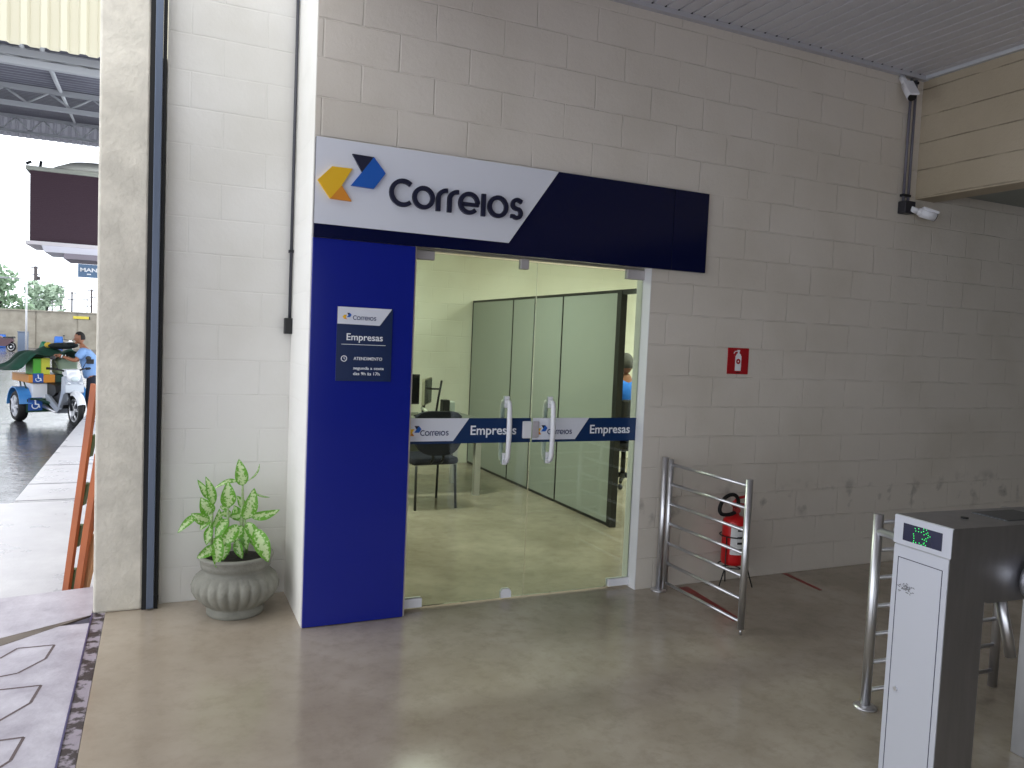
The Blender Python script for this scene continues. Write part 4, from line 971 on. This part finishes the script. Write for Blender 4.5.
for s in (-1, 1):
    f = MB(); r0 = .335
    for i in range(12):
        b0, b1 = math.radians(10+i*14), math.radians(10+(i+1)*14); y0, y1 = s*.48-.10, s*.48+.10
        q = [(r0, y0, b0), (r0, y0, b1), (r0, y1, b1), (r0, y1, b0)]; q2 = [(r0+.02, a, b) for _, a, b in q]
        vs = [f.bm.verts.new((-1.3+rr*math.cos(b), yy, .275+rr*math.sin(b))) for rr, yy, b in q+q2]
        for k_ in ((0, 1, 2, 3), (7, 6, 5, 4), (0, 4, 5, 1), (3, 2, 6, 7), (1, 5, 6, 2), (0, 3, 7, 4)): f.bm.faces.new([vs[j] for j in k_])
    f.build('rear_mudguard', STB, t)
MB().box(-1.75, -.98, -.37, .37, .44, .70, bev=.01).build('cargo_tray', WHT, t)
MB().box(-1.80, -.92, -.45, -.02, .715, .86, bev=.01).build('cargo_rack', ORG, t); MB().box(-1.80, -.94, -.015, .42, .715, .855, bev=.01).build('cargo_rack', DGR, t)
def badge(x_, y_, z_, sc, parent):
    p = MB().box(x_-.001, x_+.002, y_-sc, y_+sc, z_-sc, z_+sc).build('access_badge', mat('badge_blue', '1c4e9e', .4), parent)
    w_ = MB(); 
    w_.prism([(y_-sc*.15, z_+sc*.75), (y_+sc*.1, z_+sc*.75), (y_+sc*.1, z_+sc*.5), (y_-sc*.15, z_+sc*.5)], x_+.003, x_+.006, 'yz')
    w_.prism([(y_-sc*.1, z_+sc*.45), (y_+sc*.1, z_+sc*.45), (y_+sc*.12, z_+.05*sc), (y_+sc*.55, z_), (y_+sc*.7, z_-sc*.6), (y_+sc*.5, z_-sc*.6), (y_+sc*.35, z_-sc*.15), (y_-sc*.08, z_-sc*.1)], x_+.003, x_+.006, 'yz')
    pts = [(x_+.0045, y_-sc*.02+sc*.45*math.cos(a), z_-sc*.28+sc*.45*math.sin(a)) for a in [math.radians(150+i*22) for i in range(10)]]
    w_.tube(pts, sc*.08, 6); w_.build('badge_symbol', WHITEL, p)
badge(-.958, -.33, .33, .115, t); badge(-.918, -.30, .80, .085, t)
MB().box(-.975, -.955, -.10, .0, .28, .40, bev=.02).build('reflector_lamp', WHT, t)

# load on the trike
TP = t.location; TR = Matrix.Rotation(math.radians(-65), 4, 'Z')
def onb(x_, y_, z_): return TP+TR.to_3x3()@(Vector((x_, y_, z_))*1.07)
t = thing('cargo_crate', 'yellow and green striped crate on the trike rack', 'crate', onb(-1.12, -.10, .862), math.radians(-65))
MB().box(-.20, .20, -.16, .0, 0, .32, bev=.01).build('crate_body', mat('crate_yellow', 'c8c83c', .5), t); MB().box(-.205, .205, -.30, -.161, 0, .31, bev=.01).build('green_side', mat('crate_green', '4ca82c', .5), t)
t = thing('cargo_bag', 'grey-green mail bag beside the striped crate on the rack', 'bag', onb(-1.10, .12, .862), math.radians(-65))
MB().box(-.22, .22, -.09, .26, 0, .31, bev=.05).build('bag_body', mat('bag_grey_green', '8a9a84', .8, bump=.5, bscale=12), t)
MB().tube([(.1, -.02, .30), (.1, .04, .34), (.1, .14, .34), (.1, .20, .30)], .012, 6).build('bag_handle', mat('bag_grey_green', '8a9a84', .8), t)
tp = MB(); nx, ny = 22, 18; G = []
rnd = random.Random(5)
for i in range(nx+1):
    row = []
    for j in range(ny+1):
        u_, v_ = -1+2*i/nx, -1+2*j/ny; x_ = -1.35+.60*u_; y_ = -.24+.66*v_
        z_ = 1.245+.05*math.sin(5*u_+2*v_)+.04*math.sin(7*v_-3*u_)+.10*max(0, .6-abs(v_-.3))
        if v_ < -.25: z_ -= (-.25-v_)*.60
        if u_ < -.5: z_ -= (-.5-u_)*.4
        z_ = max(z_, .96); row.append(tp.bm.verts.new((x_+.02*rnd.random(), y_, z_)))
    G.append(row)
for i in range(nx):
    for j in range(ny): tp.bm.faces.new((G[i][j], G[i+1][j], G[i+1][j+1], G[i][j+1])).smooth = True
o_ = tp.build('tarpaulin', mat('dark_green_tarp', '124a38', .85, col2='0a2c22', vscale=3))
so = o_.modifiers.new('s', 'SOLIDIFY'); so.thickness = .008
o_.data.transform(Matrix.Scale(1.07, 4)); o_.data.transform(TR); o_.location = TP; tag(o_, 'crumpled dark green tarpaulin draped over the trike load', 'tarpaulin')
t = thing('rain_jacket', 'black folded rain jacket on top of the green tarpaulin', 'jacket', onb(-.98, .12, 1.35), math.radians(-65))
MB().ball((0, 0, .04), .2, (1.1, 1.3, .32)).ball((.1, .12, .06), .12, (1.2, 1, .5)).build('jacket_body', mat('black_cloth', '101a1a', .9, bump=.8, bscale=14), t)
MB().ball((-.12, -.22, .05), .07, (1.2, .9, .8)).build('yellow_lining', mat('lining_yellow', 'c9a838', .8), t)
t = thing('cargo_flag', 'green cloth peak sticking up behind the tarpaulin', 'cloth', onb(-1.45, -.05, 1.29), math.radians(-65))
cv = MB().prism([(-.22, 0), (.22, 0), (.10, .10), (-.02, .17)], -.02, .05); cv.build('cloth_peak', mat('green_cloth', '1e7a58', .7), t)

# small parked motorbikes near the yard wall
def small_bike(x_, y_, rz, lb_, colr):
    t = thing('motorbike', lb_, 'motorbike', (x_, y_, -.42), rz, 'parked motorbikes by the yard wall')
    wheel('front_wheel', .62, 0, .29, .09, STEEL, 6, t); wheel('rear_wheel', -.62, 0, .29, .10, STEEL, 6, t)
    MB().prism([(-.75, .62), (-.70, .80), (-.2, .78), (.05, .92), (.25, .85), (.28, .62), (.05, .30), (-.35, .30)], -.10, .10).build('body', colr, t)
    MB().prism([(-.80, .80), (-.2, .79), (-.18, .86), (-.78, .90)], -.12, .12).build('seat', BLACK, t)
    MB().tube([(.62, .07, .29), (.36, .05, 1.0)], .022, 8).tube([(.62, -.07, .29), (.36, -.05, 1.0)], .022, 8).build('fork', STEEL, t)
    MB().tube([(.30, -.34, 1.04), (.36, -.1, 1.0), (.36, .1, 1.0), (.30, .34, 1.04)], .014, 8).build('handlebar', BLACK, t)
    MB().ball((.47, 0, .90), .09).build('headlight', WHT, t)
    for s in (-1, 1): MB().tube([(.32, s*.25, 1.03), (.34, s*.28, 1.18)], .007, 6).ball((.34, s*.28, 1.21), .045, (.4, 1, .7)).build('mirror', BLACK, t)
    return t
small_bike(-9.3, 50.0, 2.7, 'dull maroon parked motorbike beyond the tarpaulin', mat('bike_maroon', '5a4048', .5))
small_bike(-4.95, 41.0, math.radians(-75), 'grey parked motorbike just behind the man', mat('bike_grey', '6c7078', .4))
t = thing('storage_trunk', 'grey-blue upright box standing by the maroon motorbike', 'box', (-8.35, 51.2, -.42))
MB().box(-.26, .26, -.2, .2, 0, 1.15, bev=.02).build('trunk_body', mat('trunk_grey_blue', '6f7d92', .5), t); MB().box(-.28, .28, -.22, .22, 1.15, 1.20, bev=.01).build('lid', mat('trunk_lid', '5d697c', .5), t)
